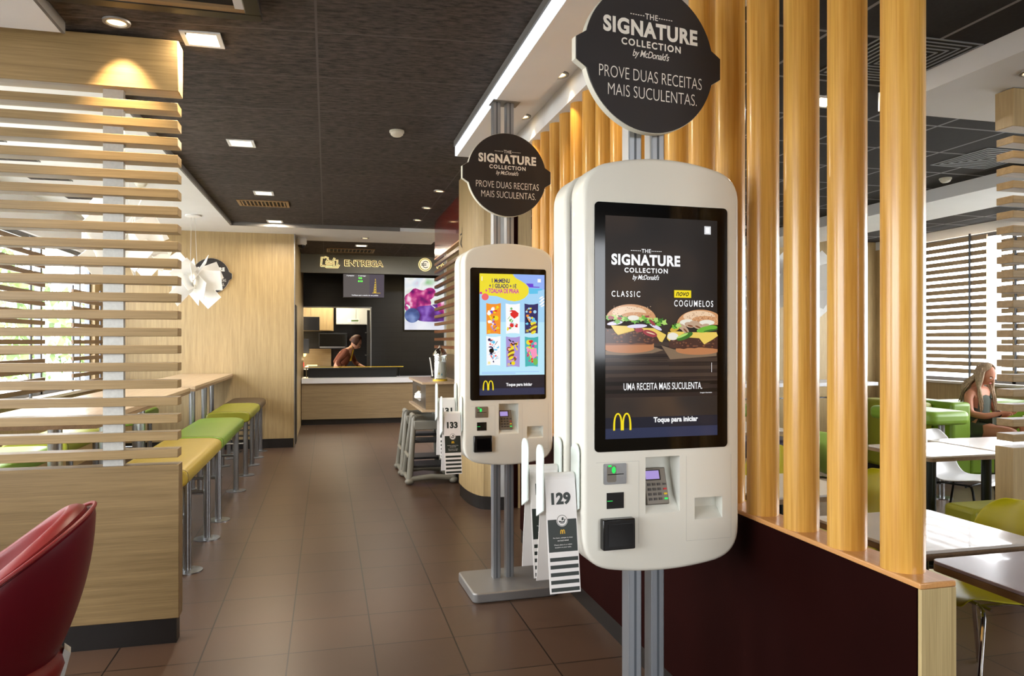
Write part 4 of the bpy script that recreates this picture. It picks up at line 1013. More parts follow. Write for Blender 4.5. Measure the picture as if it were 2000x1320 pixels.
part('door', MB().use('cabinet_white').box(-.44, -.02, -.115, -.1, .01, .74).box(.0, .54, -.115, -.1, .01, .74), t)
part('sign_plate', MB().use('card_white').box(-.2, .06, -.122, -.115, .05, .12).use('leaf_dark').box(-.12, .04, -.124, -.122, .065, .105), t)
t = thing('steel_rack', 'tall steel kitchen rack at the right of the serving opening', 'rack', (.98, 16.5, 0))
part('upright', MB().use('steel').box(-.12, -.05, -.05, .05, 0, 2.2).box(.02, .1, -.1, 0, 0, 2.2), t)
part('shelf', MB().use('steel').box(-.15, .2, -.12, .3, 1.2, 1.22).box(-.15, .2, -.12, .3, 1.7, 1.72).box(-.15, .2, -.12, .3, .8, .82), t)
t = thing('kitchen_bench', 'oak kitchen bench with lamp light on it, behind the serving opening', 'bench', (-.2, 17.0, 0))
part('worktop', MB().use('steel').box(-1.1, 1.0, -.35, .5, .9, .95), t)
part('base', MB().use('oak_x').box(-1.1, 1.0, -.3, .5, 0, .9), t)
part('splashback', MB().use('oak_x').box(-1.1, .3, .5, .52, .95, 1.35), t)
t = thing('heat_lamp', 'black heat lamp with a glowing warm bulb in the kitchen', 'lamp', (-.47, 16.75, .95))
part('shade', MB().use('black_matte').box(-.08, .1, -.08, .08, .3, .62), t, bevel=.01)
part('stand', MB().use('dark_metal').tube([(-.1, .05, 0), (-.1, .05, .5), (-.02, .0, .5)], .015, 8), t)
part('bulb', MB().use('warm_lamp').sphere((0, 0, .28), (.04, .04, .05), 10, 8), t)
t = thing('warming_tray', 'lit warming tray on the kitchen bench below the heat lamp', 'tray', (-.3, 16.75, .951))
part('tray', MB().use('steel').box(-.15, .15, -.08, .08, 0, .03), t)
part('food_box_and_glow', MB().use('red_box').box(-.3, -.18, -.06, .06, 0, .1).use('warm_lamp').box(-.12, .1, -.06, .06, .03, .05), t)  # flat slab glows by itself, giving the tray its lit look

# ------------------------------------------------------------------ dining room on the right
def low_table(label, x0, x1, y0, y1, top, z=.74, legs=None, group='low dining tables on the right'):
    t = thing('dining_table', label, 'table', ((x0 + x1) / 2, (y0 + y1) / 2, 0), 0, group)
    w, d = (x1 - x0) / 2, (y1 - y0) / 2
    part('tabletop', MB().use(top).prism(rrect(-w, w, -d, d, .03), z - .012, z, 'z'), t, bevel=.002)
    part('edge_band', MB().use('table_edge').prism(rrect(-w, w, -d, d, .03), z - .036, z - .0125, 'z'), t)
    for x, y in (legs or ((0, 0),)):
        g = part('leg', MB().use('dark_metal').tube([(x, y, .012), (x, y, z - .036)], .032, 14), t)
        part('foot_plate', MB().use('dark_metal').lathe([(.17 if not legs else .05, 0), (.17 if not legs else .05, .01), (.04, .016)], x, y), g)
    return t
low_table('grey topped dining table nearest the viewer, behind the end of the low burgundy wall', 2.05, 2.68, 1.5, 2.15, 'grey_top')
low_table('glare whitened dining table second from the viewer, behind the nearest wooden poles', 2.05, 2.65, 2.23, 2.80, 'white_top')  # brown top, its white glare put into the colour
low_table('pale dining table third in the row behind the wooden poles', 2.05, 2.65, 3.18, 3.76, 'white_top')
low_table('white dining table before the white chair, left of the right hand partition', 3.88, 4.5, 4.06, 4.66, 'white_top', legs=((-.26, -.25), (.25, -.2)))
low_table('white dining table touching the one before the white chair, farther right', 4.54, 5.2, 4.1, 4.8, 'white_top', legs=((.27, -.2), (.27, .25)))
low_table('dining table with cup in front of the seated woman', 6.95, 7.7, 5.5, 6.1, 'table_wood', .74)
low_table('pale dining table deep in the dining room, seen between poles', 3.2, 3.9, 5.6, 6.3, 'white_top')
# high table and stools in the middle distance
def tall_table(label, x0, x1, y0, y1, z, top, legs):
    t = thing('high_table', label, 'table', ((x0 + x1) / 2, (y0 + y1) / 2, 0), 0, 'high tables in the dining room')
    w, d = (x1 - x0) / 2, (y1 - y0) / 2
    part('tabletop', MB().use(top).box(-w, w, -d, d, z - .04, z), t, bevel=.004)
    for x, y in legs:
        g = part('leg', MB().use('steel').tube([(x, y, .012), (x, y, z - .04)], .035, 14), t)
        part('foot_plate', MB().use('steel').lathe([(.1, 0), (.1, .01), (.04, .014)], x, y), g)
    part('rail', MB().use('chrome').tube([(-w * .8, -d * .9, z - .16), (w * .8, -d * .9, z - .16)], .008, 8), t)
tall_table('long pale high table across the middle of the dining room', 3.1, 5.9, 6.9, 7.5, 1.06, 'counter_white', ((-1.2, 0), (0, 0), (1.2, 0)))
def pad_stool(label, x0, x1, y0, y1, z, m, legs):
    t = thing('bench_stool', label, 'stool', ((x0 + x1) / 2, (y0 + y1) / 2, 0), 0, 'padded bench stools in the dining room')
    w, d = (x1 - x0) / 2, (y1 - y0) / 2
    part('cushion', MB().use(m).prism(rrect(-w, w, -d, d, min(w, d) * .35), z - .13, z, 'z'), t, bevel=.045, seg=4, angle=60)
    for x, y in legs:
        g = part('leg', MB().use('steel').tube([(x, y, .01), (x, y, z - .1)], .03, 12), t)
        part('foot_plate', MB().use('steel').lathe([(.1, 0), (.1, .01), (.04, .014)], x, y), g)
    return t
pad_stool('green bench stool with rounded end in front of the green sofa', 5.5, 5.98, 5.75, 6.6, .84, 'green_vinyl', ((0, -.3), (0, .35)))
pad_stool('dark navy bench stool seen between the third and fifth poles', 2.7, 3.6, 5.0, 5.4, .74, 'navy_vinyl', ((-.3, 0), (.3, 0)))
pad_stool('farther green bench stool beyond the long pale high table', 3.2, 5.2, 8.0, 8.45, .72, 'green_vinyl', ((-.7, 0), (.7, 0)))
# green ottoman block
t = thing('ottoman', 'low green upholstered stool block, left of the right hand partition', 'ottoman', (4.02, 3.7, 0))
part('body', MB().use('lime_vinyl').box(-.28, .28, -.12, .12, .03, .5), t, bevel=.03, seg=3)
part('base', box('black_kick', -.26, .26, -.1, .1, 0, .03), t)

def shell_chair(label, loc, rz, m, wire='chrome'):
    t = thing('shell_chair', label, 'chair', loc, rz, 'moulded shell chairs')
    # profile in local y (front +) / z, seat 0.45 high, back leaning to -y
    prof = [(.235, .415, .17), (.215, .44, .205), (.12, .437, .225), (.0, .428, .232), (-.1, .432, .232), (-.165, .462, .228), (-.2, .53, .222), (-.222, .62, .22), (-.24, .71, .205), (-.252, .77, .165), (-.258, .80, .10)]
    rows = []
    for i, (y, z, w) in enumerate(prof):
        row = []
        for j in range(15):
            u = -1 + 2 * j / 14; lift = (abs(u) ** 2.6)
            seat = max(0, 1 - i / 5.0); back = 1 - seat
            row.append((u * w, y + lift * .07 * back * (1 if i < 9 else .6), z + lift * .05 * (seat if i else .2)))
        rows.append(row)
    mb = MB().use(m).grid(rows)
    o = part('seat_shell', mb, t, fix=False, angle=180)
    s = o.modifiers.new('Solidify', 'SOLIDIFY'); s.thickness = .008; s.offset = 0
    s = o.modifiers.new('Subdivision', 'SUBSURF'); s.levels = 1; s.render_levels = 2
    for sx in (-1, 1):
        for sy, yy in ((1, .14), (-1, -.12)):
            part('leg', MB().use(wire).tube([(sx * .1, yy * .7, .405), (sx * .17, yy, .405), (sx * .19, yy * 1.12, .38), (sx * .235, yy * 1.0 + sy * .09, .0)], .009, 8), t)
    part('seat_frame', MB().use(wire).tube([(-.17, .1, .405), (.17, .1, .405)], .008, 8).tube([(-.17, -.084, .405), (.17, -.084, .405)], .008, 8).tube([(-.12, .1, .407), (-.12, -.09, .407)], .007, 8).tube([(.12, .1, .407), (.12, -.09, .407)], .007, 8), t)
    return t
shell_chair('yellow green shell chair with chrome legs, nearest the viewer, right of the glare whitened table', (2.74, 2.60, 0), math.radians(86), 'yellow_shell')
shell_chair('yellow green shell chair showing between the two nearest wooden poles', (2.72, 3.42, 0), math.radians(85), 'yellow_shell')
shell_chair('green shell chair farther back, seen between the two nearest wooden poles', (4.02, 5.05, 0), math.radians(-80), 'green_shell')
shell_chair('white shell chair behind the white dining tables', (4.80, 4.72, 0), math.radians(-158), 'white_shell', 'dark_metal')
shell_chair('yellow shell chair far back, seen in the gap left of the third wooden pole', (2.75, 4.45, 0), math.radians(95), 'yellow_shell')
shell_chair('yellow shell chair farthest left, behind the fifth wooden pole', (2.2, 4.3, 0), math.radians(200), 'yellow_shell')

# green sofa by the right window
t = thing('sofa', 'green block sofa that the woman sits on, under the right window', 'sofa', (7.02, 6.75, 0))
part('seat', MB().use('sofa_green').box(-.36, .5, -.32, .32, .08, .44), t, bevel=.03, seg=3)
part('backrest', MB().use('sofa_green').box(-.62, -.365, -.34, .75, .08, .86), t, bevel=.04, seg=3)
part('side_block', MB().use('lime_vinyl').box(-.88, -.625, -.1, .75, .08, .84), t, bevel=.04, seg=3)
part('base', box('black_kick', -.84, .46, -.3, .7, 0, .08), t)
part('side_cushion', MB().use('sofa_green').box(-.36, 1.2, .35, .75, .08, .8), t, bevel=.04, seg=3)
t = thing('paper_cup', 'pale paper cup standing on the table before the woman', 'cup', (7.1, 5.95, .741))
part('cup', MB().use('paper').lathe([(.032, 0), (.044, .13), (.041, .13), (.03, .004)], cap=False).lathe([(.0001, .003), (.03, .004)], cap=False), t)
part('lid', MB().use('white_shell').lathe([(.046, .1305), (.046, .138), (.04, .146)]), t)
t = thing('picture_board', 'dark framed picture board with rows of small images on the far dining room wall', 'picture', (5.2, 9.96, 1.55))
part('frame', MB().use('black_matte').prism([(-.3, -.55), (.3, -.55), (.3, .75), (.0, .62), (-.3, .5)], -.04, .035), t)
part('panel', MB().use('grey_trim').box(-.22, -.02, -.045, -.04, -.0, .3).box(-.22, -.02, -.045, -.04, -.45, -.1), t)
t = thing('notice', 'white and red safety notice on the far dining room wall', 'notice', (3.55, 9.989, 1.9))
part('sheet', MB().use('paper').box(-.2, .2, -.006, .01, -.5, .5), t)
part('marks', MB().use('red_box').box(-.16, .16, -.008, -.006, .25, .3).box(-.16, .16, -.008, -.006, .34, .39).box(-.05, .16, -.008, -.006, -.5, -.3), t)
pendant('white board pendant lamp behind the poles at the right, over the high table', 5.15, 7.2, 2.15, 1.15, 21, zt=ZC)
pendant('white board pendant lamp behind the poles, left of the right hand one', 3.5, 6.9, 2.1, 1.0, 23, zt=ZC)
pendant('white board pendant lamp deep in the dining room before the far oak wall', 5.6, 9.0, 2.15, 1.0, 25, zt=ZC)

# ------------------------------------------------------------------ red tub chair, lower left
t = thing('tub_chair', 'dark red leather tub chair at the lower left, seen from behind', 'chair', (-1.16, 2.86, 0), math.radians(-4))
def tub(rows_z, rfun, m, a0, a1, n=40):
    mb = MB().use(m); rows = []
    for i, z in enumerate(rows_z):
        rows.append([(rfun(a, i)[0], rfun(a, i)[1], rfun(a, i)[2]) for a in [a0 + (a1 - a0) * j / n for j in range(n + 1)]])
    return mb.grid(rows)
def rim_h(a):   # arms drop towards the opening (chair faces -x, viewer sees its back flank)
    q = max(0, min(1, (math.cos(a - math.radians(15)) + .55) / 1.55)); return .56 + .35 * q ** 1.1
def shell(a, i, off=0.0):
    k = i / 10.0; h = rim_h(a); z0 = .36
    z = z0 + (h - z0) * k
    r = .215 + .115 * math.sin(min(1, k * 1.15) * PI / 2) ** .8 + .03 * k - off
    return (r * 1.02 * math.cos(a), r * math.sin(a), z)
A0, A1 = math.radians(15 - 150), math.radians(15 + 150)
o = part('outer_shell', tub(range(11), lambda a, i: shell(a, i), 'red_leather', A0, A1), t, fix=False, angle=180)
s = o.modifiers.new('Solidify', 'SOLIDIFY'); s.thickness = .02; s.offset = -1; s = o.modifiers.new('Subdivision', 'SUBSURF'); s.render_levels = 1; s.levels = 1
o = part('inner_padding', tub(range(11), lambda a, i: (shell(a, i, .024)[0], shell(a, i, .024)[1], shell(a, i)[2] + .012), 'orange_leather', A0, A1), t, fix=False, angle=180)
s = o.modifiers.new('Solidify', 'SOLIDIFY'); s.thickness = .075; s.offset = -1; s = o.modifiers.new('Subdivision', 'SUBSURF'); s.render_levels = 2; s.levels = 1
part('piping', MB().use('orange_leather').tube([(shell(a, 10, .006)[0], shell(a, 10, .006)[1], shell(a, 10)[2] + .007) for a in [A0 + (A1 - A0) * j / 48 for j in range(49)]], .007, 8), t)
part('seat_cushion', MB().use('orange_leather').lathe([(.02, .30), (.2, .30), (.255, .325), (.27, .37), (.26, .41), (.2, .425), (.02, .43)], n=40), t, angle=80)
part('seat_pan', MB().use('red_leather').lathe([(.05, .2), (.16, .215), (.225, .26), (.24, .296), (.05, .298)], n=40), t, angle=80)
part('back_bracket', MB().use('brushed').prism([(.19, .25), (.26, .30), (.285, .40), (.265, .42), (.235, .31), (.18, .265)], -.03, .03, 'y').xf(Matrix.Rotation(math.radians(20), 4, 'Z')), t)
part('pedestal', MB().use('steel').lathe([(.22, 0), (.22, .012), (.05, .025), (.032, .04), (.032, .2)]), t)

# ------------------------------------------------------------------ people
def skin(name, pts, edges, parent, m, sub=2, root=0):
    me = bpy.data.meshes.new(name); me.from_pydata([p[:3] for p in pts], edges, []); me.materials.append(MATS[m])
    o = bpy.data.objects.new(name, me); C.objects.link(o); o.parent = parent
    md = o.modifiers.new('Skin', 'SKIN'); md.use_smooth_shade = True
    for i, p in enumerate(pts):
        r = p[3]; sv = me.skin_vertices[0].data[i]; sv.radius = r if isinstance(r, tuple) else (r, r); sv.use_root = (i == root)
    s = o.modifiers.new('Subdivision', 'SUBSURF'); s.levels = 1; s.render_levels = sub
    for p in me.polygons: p.use_smooth = True
    # bake so that the figure is a plain mesh
    dg = bpy.context.evaluated_depsgraph_get(); ev = bpy.data.meshes.new_from_object(o.evaluated_get(dg)); o.modifiers.clear(); o.data = ev
    if not ev.materials: ev.materials.append(MATS[m])
    for p in ev.polygons: p.use_smooth = True
    return o
def append_head(o, c, R, fwd, up, m_lip, m_eye, s=1.0):
    """add a head with face to the body mesh; fwd/up vectors"""
    f = Vector(fwd).normalized(); l = Vector(up).cross(f).normalized(); u = f.cross(l)
    M3 = Matrix((f, l, u)).transposed().to_4x4(); M = Matrix.Translation(c) @ M3
    def fn(p, d):
        x, y, z = p
        if d.z < 0: x *= 1 + .06 * -d.z; y *= 1 - .30 * max(0, -d.z) ** 1.2
        if d.x > .3: x += .006 * max(0, 1 - abs(d.y) * 2.2) * (1 if -.25 < d.z < .25 else 0)
        return Vector((x, y, z))
    mb = MB().use('x_skin' if False else o.data.materials[0].name)
    mb.sphere((0, 0, 0), (.095 * s, .074 * s, .118 * s), 26, 18, fn)
    mb.sphere((.096 * s, 0, -.018 * s), (.019 * s, .013 * s, .024 * s), 10, 8)     # nose
    mb.tube([(.088 * s, 0, .02 * s), (.1 * s, 0, -.012 * s)], [.008 * s, .011 * s], 8)
    for sy in (-1, 1):
        mb.sphere((-.005 * s, sy * .074 * s, -.005 * s), (.016 * s, .009 * s, .028 * s), 10, 8)   # ears
        mb.use('card_white').sphere((.079 * s, sy * .031 * s, .008 * s), (.011 * s, .014 * s, .009 * s), 10, 8)
        mb.use(m_eye).sphere((.087 * s, sy * .031 * s, .007 * s), (.005 * s, .006 * s, .006 * s), 8, 6)
        mb.use('hair_brown').tube([(.089 * s, sy * .016 * s, .026 * s), (.087 * s, sy * .034 * s, .031 * s), (.077 * s, sy * .05 * s, .025 * s)], .0035 * s, 6)
        mb.use(o.data.materials[0].name)
    mb.use(m_lip).sphere((.085 * s, 0, -.06 * s), (.012 * s, .024 * s, .009 * s), 12, 8); mb.use(o.data.materials[0].name)
    mb.tube([(-.015 * s, 0, -.08 * s), (-.03 * s, 0, -.2 * s)], [.052 * s, .055 * s], 14)
    mb.xf(M)
    bm = bmesh.new(); bm.from_mesh(o.data); n0 = len(o.data.materials)
    tmp = mb.mesh('h'); names = [mm.name for mm in o.data.materials]
    for mm in tmp.materials:
        if mm.name not in names: o.data.materials.append(mm); names.append(mm.name)
    for p in tmp.polygons: p.material_index = names.index(tmp.materials[p.material_index].name); p.use_smooth = True
    bm.from_mesh(tmp)
    bm.to_mesh(o.data); bm.free(); bpy.data.meshes.remove(tmp)
    for p in o.data.polygons: p.use_smooth = True
def hand_pts(pts, edges, wrist_i, wrist, d, palm_n, side, s=1.0, curl=.6):
    """palm plus five separate bent fingers grown from the wrist vertex"""
    d = Vector(d).normalized(); n = Vector(palm_n).normalized(); w = d.cross(n).normalized() * side
    W = Vector(wrist)
    pi = len(pts); pts.append((*(W + d * .045 * s), (.034 * s, .017 * s))); edges.append((wrist_i, pi))
    for k, (off, L) in enumerate(((-.026, .062), (-.009, .072), (.009, .068), (.025, .054))):
        b = W + d * .078 * s + w * off * s; i0 = len(pts)
        pts.append((*b, .0095 * s)); edges.append((pi, i0)); p = b
        dd = d
        for j, fr in enumerate((.45, .32, .23)):
            dd = (dd + n * curl * (.5 + .3 * j)).normalized(); p = p + dd * L * fr * s; pts.append((*p, (.0088 - .001 * j) * s)); edges.append((len(pts) - 2 if j else i0, len(pts) - 1))
    b = W + d * .03 * s - w * .032 * s; i0 = len(pts); pts.append((*b, .0115 * s)); edges.append((pi, i0))
    td = (d * .7 - w * .55 + n * .4).normalized(); p = b + td * .034 * s; pts.append((*p, .01 * s)); edges.append((i0, i0 + 1)); p = p + (td + n * .4).normalized() * .028 * s; pts.append((*p, .008 * s)); edges.append((i0 + 1, i0 + 2))

# woman on the sofa, facing local +x
t = thing('person', 'woman with long fair hair sitting on the green sofa, looking down at a phone', 'person', (7.0, 6.68, 0), math.radians(-80))
P = [(0, 0, .56, (.125, .15)), (.0, 0, .68, (.105, .13)), (.015, 0, .82, (.105, .145)), (.03, 0, .94, (.085, .14)), (.05, 0, 1.02, .052)]
E = [(0, 1), (1, 2), (2, 3), (3, 4)]
def chain(pts, edges, start, lst):
    i = start
    for p in lst: pts.append(p); edges.append((i, len(pts) - 1)); i = len(pts) - 1
    return i
for sy in (-1, 1):
    w = chain(P, E, 3, [(.025, sy * .15, .935, .058), (.03, sy * .19, .89, .05), (.07, sy * .215, .72, .043), (.2, sy * .17, .70, .037), (.33, sy * .075, .745, .025)])
    hand_pts(P, E, w, P[w][:3], (.8, -sy * .45, .25), (.1, -sy * .7, .5), -sy, 1.0, .55)
k = chain(P, E, 0, [(.05, -.09, .53, .088), (.2, -.1, .535, .082), (.46, -.1, .56, .058), (.47, -.1, .44, .054), (.44, -.1, .24, .047), (.42, -.1, .09, .032), (.5, -.11, .04, .03), (.57, -.115, .025, .022)])
k = chain(P, E, 0, [(.05, .09, .53, .088), (.2, .1, .56, .082), (.45, .07, .66, .06), (.5, .04, .56, .054), (.55, -.02, .36, .047), (.58, -.06, .2, .032), (.66, -.07, .17, .03), (.72, -.08, .15, .022)])
body = skin('body', P, E, t, 'skin_tan')
append_head(body, (.105, 0, 1.14), .1, (.86, 0, -.5), (.5, 0, .86), 'lip', 'eye_dark', .95)
top = skin('tank_top', [(0, 0, .575, (.135, .162)), (.0, 0, .68, (.116, .142)), (.016, 0, .8, (.117, .156)), (.03, 0, .9, (.107, .152)), (.042, 0, .955, (.07, .1))], [(0, 1), (1, 2), (2, 3), (3, 4)], t, 'cloth_olive')
st = MB().use('cloth_olive')
for sy in (-1, 1): st.tube([(.105, sy * .075, .88), (.085, sy * .09, .95), (.03, sy * .095, .985), (-.05, sy * .085, .94), (-.065, sy * .07, .86)], .014, 8)
part('shoulder_strap', st, top)
skin('shorts', [(0, 0, .55, (.145, .168)), (.06, -.092, .53, .1), (.27, -.1, .54, .086), (.06, .092, .535, .1), (.24, .098, .575, .088)], [(0, 1), (1, 2), (0, 3), (3, 4)], t, 'cloth_short')
hb = MB().use('hair_blond')
def hairf(p, d):
    return p
hd = Vector((.09, 0, 1.155)); fw = Vector((.86, 0, -.5)); upv = Vector((.5, 0, .86)); lf = Vector((0, 1, 0))
rows = []
for i in range(15):                                            # cap over crown and back of the head
    tt = i / 14; row = []
    op = math.radians(66) * min(1, .15 + tt * 1.7)
    for j in range(25):
        a = op + (2 * PI - 2 * op) * j / 24
        el = PI / 2 * (1 - tt * 1.45)
        rr = Vector((math.cos(el) * math.cos(a) * .106, math.cos(el) * math.sin(a) * .09, math.sin(el) * .128 + .004))
        row.append(hd + fw * rr.x + lf * rr.y + upv * rr.z)
    rows.append(row)
hb.grid(rows); 
hair = part('hair', hb, t, fix=False, angle=180)
s = hair.modifiers.new('Solidify', 'SOLIDIFY'); s.thickness = .012; s.offset = 1
rnd = random.Random(11); lk = MB().use('hair_blond')
for i in range(70):                                            # long locks falling over shoulders and chest
    a = math.radians(74) + (2 * PI - math.radians(148)) * i / 69; sx, sy = math.cos(a), math.sin(a)
    p0 = hd + fw * (.098 * sx) + lf * (.088 * sy) + upv * (.02 + rnd.uniform(-.02, .05))
    front = abs(sy) > .55 and sx > -.6
    q = rnd.uniform(.8, 1.2)
    p1 = Vector((p0.x * .9 - (0 if front else .02), p0.y * 1.2, p0.z - .1)); p2 = Vector((.1 if front else -.1, p0.y * 1.35, p0.z - .22 * q)); p3 = Vector((.14 if front else -.14, p0.y * 1.45 + rnd.uniform(-.02, .02), p0.z - .4 * q))
    lk.tube([p0, p1, p2, p3], [.011, .014, .013, .003], 6)
part('lock', lk, hair, angle=180)
bc = MB().use('phone_black').tube([(.3 + .03 * math.cos(a), -.095 + .0, .735 + .03 * math.sin(a)) for a in [2 * PI * i / 12 for i in range(13)]], .006, 6)
part('bracelet', bc, t)
part('sandal', MB().use('black_kick').box(.4, .6, -.15, -.075, 0, .012).box(.56, .75, -.125, -.045, .118, .13), t)
t = thing('phone', 'dark phone held in the hands of the seated woman', 'phone', Vector((7.0, 6.68, 0)) + Matrix.Rotation(math.radians(-80), 3, 'Z') @ Vector((.43, 0, .79)), math.radians(-80))
t.rotation_euler = (0, math.radians(-35), math.radians(-80))
part('body', MB().use('phone_black').prism(rrect(-.07, .07, -.035, .035, .008), -.004, .004, 'z'), t, bevel=.001)
part('display', MB().use('dark_glass').prism(rrect(-.066, .066, -.032, .032, .006), .0042, .0046, 'z'), t)

# kitchen worker leaning forward, facing local +x
t = thing('person', 'kitchen worker in a brown shirt leaning forward behind the serving opening', 'person', (.22, 16.05, 0), math.radians(-12))
P = [(0, 0, .95, (.12, .15)), (.06, 0, 1.06, (.115, .145)), (.15, 0, 1.2, (.115, .155)), (.24, 0, 1.32, (.09, .16)), (.31, 0, 1.385, .055)]
E = [(0, 1), (1, 2), (2, 3), (3, 4)]
ends = []
for sy, lst in ((-1, [(.22, -.17, 1.31, .062), (.2, -.215, 1.25, .053), (.06, -.29, 1.08, .045), (.14, -.24, .97, .04), (.26, -.16, .96, .027)]), (1, [(.23, .17, 1.31, .062), (.25, .215, 1.25, .053), (.33, .27, 1.05, .045), (.44, .2, 1.0, .04), (.52, .12, .98, .027)])):
    w = chain(P, E, 3, lst); ends.append(list(lst)); hand_pts(P, E, w, P[w][:3], (.9, -sy * .3, -.2), (.2, -sy * .3, -.8), -sy, 1.05, .4)
for sy in (-1, 1): chain(P, E, 0, [(.0, sy * .1, .86, .095), (.0, sy * .11, .5, .066), (-.01, sy * .11, .28, .056), (-.02, sy * .11, .09, .038), (.06, sy * .12, .05, .036), (.14, sy * .13, .035, .03)])
body = skin('body', P, E, t, 'skin')
append_head(body, (.4, 0, 1.475), .1, (.8, -.15, -.6), (.6, 0, .8), 'lip', 'eye_dark', 1.08)
SP = [(0, 0, .97, (.135, .165)), (.06, 0, 1.06, (.128, .158)), (.15, 0, 1.2, (.128, .168)), (.24, 0, 1.315, (.1, .168))]; SE = [(0, 1), (1, 2), (2, 3)]
for lst in ends: chain(SP, SE, 3, [(p[0], p[1], p[2], p[3] + .012) for p in lst[:4]])
sh = skin('shirt', SP, SE, t, 'uniform_brown')
part('collar', MB().use('yellow_plastic').tube([(.3, -.05, 1.4), (.34, 0, 1.36), (.3, .05, 1.4)], .016, 8).prism([(.26, 1.1), (.29, 1.1), (.35, 1.34), (.31, 1.34)], -.02, .02, 'y'), sh)
skin('trousers', [(0, 0, .93, (.132, .16)), (0, -.1, .84, .105), (0, -.11, .5, .08), (-.02, -.11, .12, .06), (0, .1, .84, .105), (0, .11, .5, .08), (-.02, .11, .12, .06)], [(0, 1), (1, 2), (2, 3), (0, 4), (4, 5), (5, 6)], t, 'black_matte')
hb = MB().use('hair_brown'); hd = Vector((.385, 0, 1.505)); fw = Vector((.8, -.15, -.6)).normalized(); lf = Vector((.6, 0, .8)).cross(fw).normalized(); upv = fw.cross(lf)
rows = []
for i in range(13):
    tt = i / 12; row = []
    for j in range(25):
        a = math.radians(48) + (2 * PI - 2 * math.radians(48)) * j / 24; el = PI / 2 * (1 - tt * 1.2)
        q = 1 + .05 * math.sin(j * 3.1 + i)
        row.append(hd + fw * (math.cos(el) * math.cos(a) * .118 * q) + lf * (math.cos(el) * math.sin(a) * .096 * q) + upv * (math.sin(el) * .145 * q))
    rows.append(row)
hb.grid(rows); hair = part('hair', hb, t, fix=False, angle=180); s = hair.modifiers.new('Solidify', 'SOLIDIFY'); s.thickness = .015

# ------------------------------------------------------------------ ceiling fittings
def light(kind, name, loc, energy, col=(1, .86, .68), size=.2, rot=(0, 0, 0), spot=1.2, blend=.5, shape='SQUARE', size_y=None):
    l = bpy.data.lights.new(name, kind); l.energy = energy; l.color = col
    if kind == 'AREA':
        l.size = size; l.shape = shape
        if size_y: l.size_y = size_y
    elif kind == 'SPOT': l.spot_size = spot; l.spot_blend = blend; l.shadow_soft_size = size
    else: l.shadow_soft_size = size
    o = bpy.data.objects.new(name, l); C.objects.link(o); o.location = loc; o.rotation_euler = rot
    return o
def square_light(label, x, y, z, s=.2, e=24):
    t = thing('ceiling_light', label, 'ceiling light', (x, y, z), 0, 'square recessed ceiling lights')
    h = s / 2; f = h * .78
    part('frame', MB().use('white_paint').box(-h, h, -h, -f, -.008, 0).box(-h, h, f, h, -.008, 0).box(-h, -f, -f, f, -.008, 0).box(f, h, -f, f, -.008, 0), t)
    part('diffuser', MB().use('panel_light').box(-f, f, -f, f, -.003, -.001), t)
    if e: light('AREA', 'panel_lamp', (x, y, z - .012), e, (1, .84, .64), f * 2)
square_light('square ceiling light nearest the viewer, beside the partition header', -.607, 3.985, zc(-.607, 3.985), .19)
square_light('second square ceiling light down the passage', -.644, 6.07, zc(-.644, 6.07))
square_light('third square ceiling light down the passage', -.642, 8.154, zc(-.642, 8.154))
square_light('farthest square ceiling light of the passage, before the white soffit', -.66, 10.17, ZC)
square_light('square ceiling light over the service counter', .55, 12.3, 3.08, .2, 8)
square_light('square ceiling light of the dining room, seen between the second and third poles', 3.18, 4.22, ZC, .2, 10)
square_light('small far square ceiling light of the dining room, seen between the fourth and fifth poles', 3.2, 6.6, ZC, .2, 10)
def round_spot(label, x, y, z, e=0, aim=None, em='spot_light'):
    t = thing('ceiling_spot', label, 'ceiling light', (x, y, z), 0, 'round recessed ceiling spots')
    part('ring', MB().use('plate_grey').lathe([(.062, 0), (.06, -.008), (.045, -.01), (.042, -.001)], cap=False), t)
    part('lens', MB().use(em).lathe([(.041, -.003), (.0, -.0035)][:1] + [(.002, -.0035)]), t)
    if e:
        d = Vector(aim or (0, 0, -1)); light('SPOT', 'spot_lamp', (x, y, z - .02), e, (1, .74, .42), .015, d.to_track_quat('-Z', 'Y').to_euler(), math.radians(72), 1.0)
round_spot('round ceiling spot lighting the header of the left partition', -.962, 3.83, zc(-.962, 3.84) - .003, 62, (0, .13, -.5))
for i, (y, l) in enumerate(((3.3, 'hidden behind the large round sign'), (4.1, 'nearer of the two in the white soffit slot'), (4.92, 'farther of the two in the white soffit slot'))):
    round_spot('round warm ceiling spot, ' + l, 1.31, y, 3.06, 14, (.22, .05, -1))
for i, (x, y, l) in enumerate(((1.15, 7.7, 'nearest of three along the dark red panel'), (1.15, 8.7, 'middle of three along the dark red panel'), (1.15, 9.6, 'farthest of three along the dark red panel'))):
    round_spot('small round ceiling spot, ' + l, x, y, ZC, 10, (.2, 0, -1))
round_spot('round spot in the white bulkhead by the right hand partition', 3.72, 3.2, 2.97, 10, (0, .3, -1))
round_spot('small round spot of the dining room near the right window', 7.5, 7.2, ZC)
round_spot('small spot in the white soffit band before the counter', .55, 11.1, ZW)
